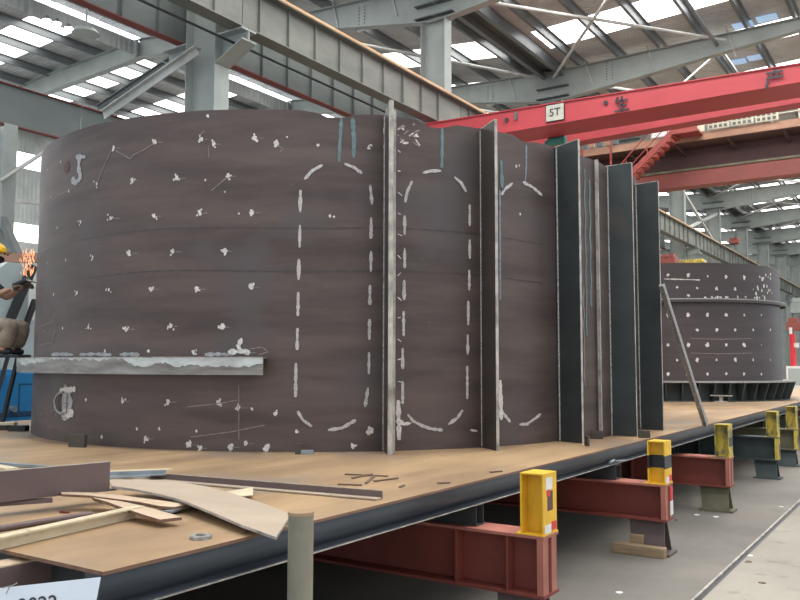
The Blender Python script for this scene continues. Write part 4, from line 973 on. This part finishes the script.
# ------------------------------------------------------------------ far background on the right
p = atz(795,385,1.3)
YB = 30.0
o = thing('white_cabinet', aty(795,380,YB), 'small white cabinet beyond the far shell at the right edge', 'cabinet')
a_ = aty(786,366,YB); b_ = aty(812,398,YB); m = MB(); m.box(a_.x,b_.x,YB,YB+.6,PZ,a_.z); m.build('body', M['white'], o)
m = MB(); m.box(a_.x+.06,b_.x-.06,YB-.01,YB,PZ+.1,a_.z-.08); m.build('door', M['machine'], o)
a_ = aty(789,334,YB+.2); b_ = aty(796,366,YB+.2); m = MB(); m.tube(((a_.x+b_.x)/2,YB+.3,b_.z),((a_.x+b_.x)/2,YB+.3,a_.z),(b_.x-a_.x)/2,18)
o = m.build('red_cylinder', M['redtape']); tag(o, 'tall red cylinder standing on the white cabinet', 'cylinder')
m = MB(); m.tube(((a_.x+b_.x)/2+.1,YB+.3,a_.z-.45),((a_.x+b_.x)/2+.1,YB+.3,a_.z-.3),(b_.x-a_.x)/2*1.05,18); m.tube(((a_.x+b_.x)/2-.05,YB+.3,a_.z),((a_.x+b_.x)/2-.05,YB+.3,a_.z+.22),.05,12)
o_c = m.build('label_band', M['white'], o)
for i, (x0,x1,y0,y1,Yb,mt,nm,lab) in enumerate(((786,830,318,330,42,'crane2','red_beam','dull red crossbeam beyond the far shell at the right edge'),(790,830,298,312,50,'struct','grey_beam','grey crossbeam above the dull red one at the right edge'),
        (786,840,382,392,32,'orange','orange_stack','orange painted steel stack beside the far shell foot'),(655,675,255,263,30,'crane2','red_machine','faded red machine part above the far shell at its left'),
        (679,704,260,266,31,'yellowworn','yellow_trolley','yellow trolley seen just above the top of the far shell'),(729,738,238,243,45,'crane2','red_trolley','small red trolley far along the orange crane rail'))):
    a_ = aty(x0,y0,Yb); b_ = aty(x1,y1,Yb)
    if nm == 'orange_stack': b_.z = PZ
    o = thing(nm, ((a_.x+b_.x)/2,Yb,b_.z), lab, nm.split('_')[1])
    m = MB(); m.box(a_.x,b_.x,Yb,Yb+.5,b_.z,a_.z-.3*(a_.z-b_.z)); m.build('body', M[mt], o, bevel=.02)
    m = MB()
    for k in range(3): xx = a_.x+(b_.x-a_.x)*(k+.5)/3; m.box(xx-.12*(b_.x-a_.x),xx+.1*(b_.x-a_.x),Yb-.02,Yb+.4,a_.z-.3*(a_.z-b_.z),a_.z)
    m.build('top_frame', M[mt], o)
    if nm not in ('orange_stack','red_trolley'):
        for xx in (a_.x+.06, b_.x-.06):
            zb_ = PZ if Yb < 46 and PX0 < xx < PX1 else 0
            m = MB(); m.box(xx-.05,xx+.05,Yb+.2,Yb+.3,zb_,b_.z); m.build('leg', M['structd'], o)
# lower storey clutter behind the far shell: crane columns' ties
for i, (z, yy) in enumerate(((4.6,40),(3.4,52),(5.6,62))):
    m = MB(); m.bar((-10.3,yy,z),(-33,yy,z),.3,.35); tag(m.build('tie_beam', M['structd']), 'dark level tie beam far behind in the left bay, %s one back' % ORD[i], 'beam')

# blue translucent patches in the roof near the top right
for i, (x,y) in enumerate(((743,24),(767,18),(737,60),(757,56))):
    z = 11.73; p = atz(x,y,z); m = MB(); m.box(p.x-.28,p.x+.28,p.y-.25,p.y+.25,roofz(p.x)-.02,roofz(p.x)-.012)
    tag(m.build('roof_patch', M['bluepatch']), 'blue translucent roof patch, %s' % ('left one above the roof beam','right one above the roof beam','left one below the roof beam','right one below the roof beam')[i], 'roof patch', 'blue roof patches')

# litter on the floor
LIT = [((697,515),'pale paper scrap on the floor beside the third support'),((716,517),'tiny white scrap just right of the pale paper scrap'),((619,593),'white paper scrap at the bottom edge of the picture'),((748,562),'brown scrap on the floor left of the sunken rail'),((781,507),'small white scrap near the right edge by the rail'),((762,583),'tiny dark scrap on the pale floor right of the rail'),((750,556),'white scrap lying right beside the sunken rail'),((676,520),'small rust brown chip on the floor between the supports')]
for i, ((x,y),lab) in enumerate(LIT):
    p = atz(x,y,0); n_ = 6; vs = [Vector((p.x+.03*random.uniform(.5,1.2)*math.cos(k), p.y+.035*random.uniform(.5,1.2)*math.sin(k), 0)) for k in [2*math.pi*j/n_ for j in range(n_)]]
    m = MB(); m.prism(vs, (0,0,0), (0,0,.006)); tag(m.build('litter_scrap', M['white' if i not in (3,5,7) else 'rust']), lab, 'scrap', 'litter on the floor')

# ------------------------------------------------------------------ light
w = bpy.data.worlds.new('world'); S.world = w; w.use_nodes = True
bg = w.node_tree.nodes['Background']; bg.inputs[0].default_value = (.86,.93,1,1); bg.inputs[1].default_value = 1.1
def area(name, loc, rot, sx, sy, e, col=(1,1,1)):
    l = bpy.data.lights.new(name, 'AREA'); l.shape = 'RECTANGLE'; l.size = sx; l.size_y = sy; l.energy = e; l.color = col
    o = bpy.data.objects.new(name, l); COL.objects.link(o); o.location = loc; o.rotation_euler = rot; return o
for i in range(6):
    area('skylight_daylight', (-2, 4+7.5*i, 11.2), (0,0,0), 12, 2.0, 750, (1,.985,.95))
for i in range(3): area('skylight_daylight', (-22, 9+9*i, 11.0), (0,0,0), 9, 2.0, 600, (1,.985,.95))
S.view_settings.view_transform = 'Standard'; S.view_settings.look = 'None'; S.view_settings.gamma = 1; S.view_settings.use_curve_mapping = False
S.view_settings.exposure = 0.0
for o in bpy.data.objects:
    if '_o' in o: del o['_o']
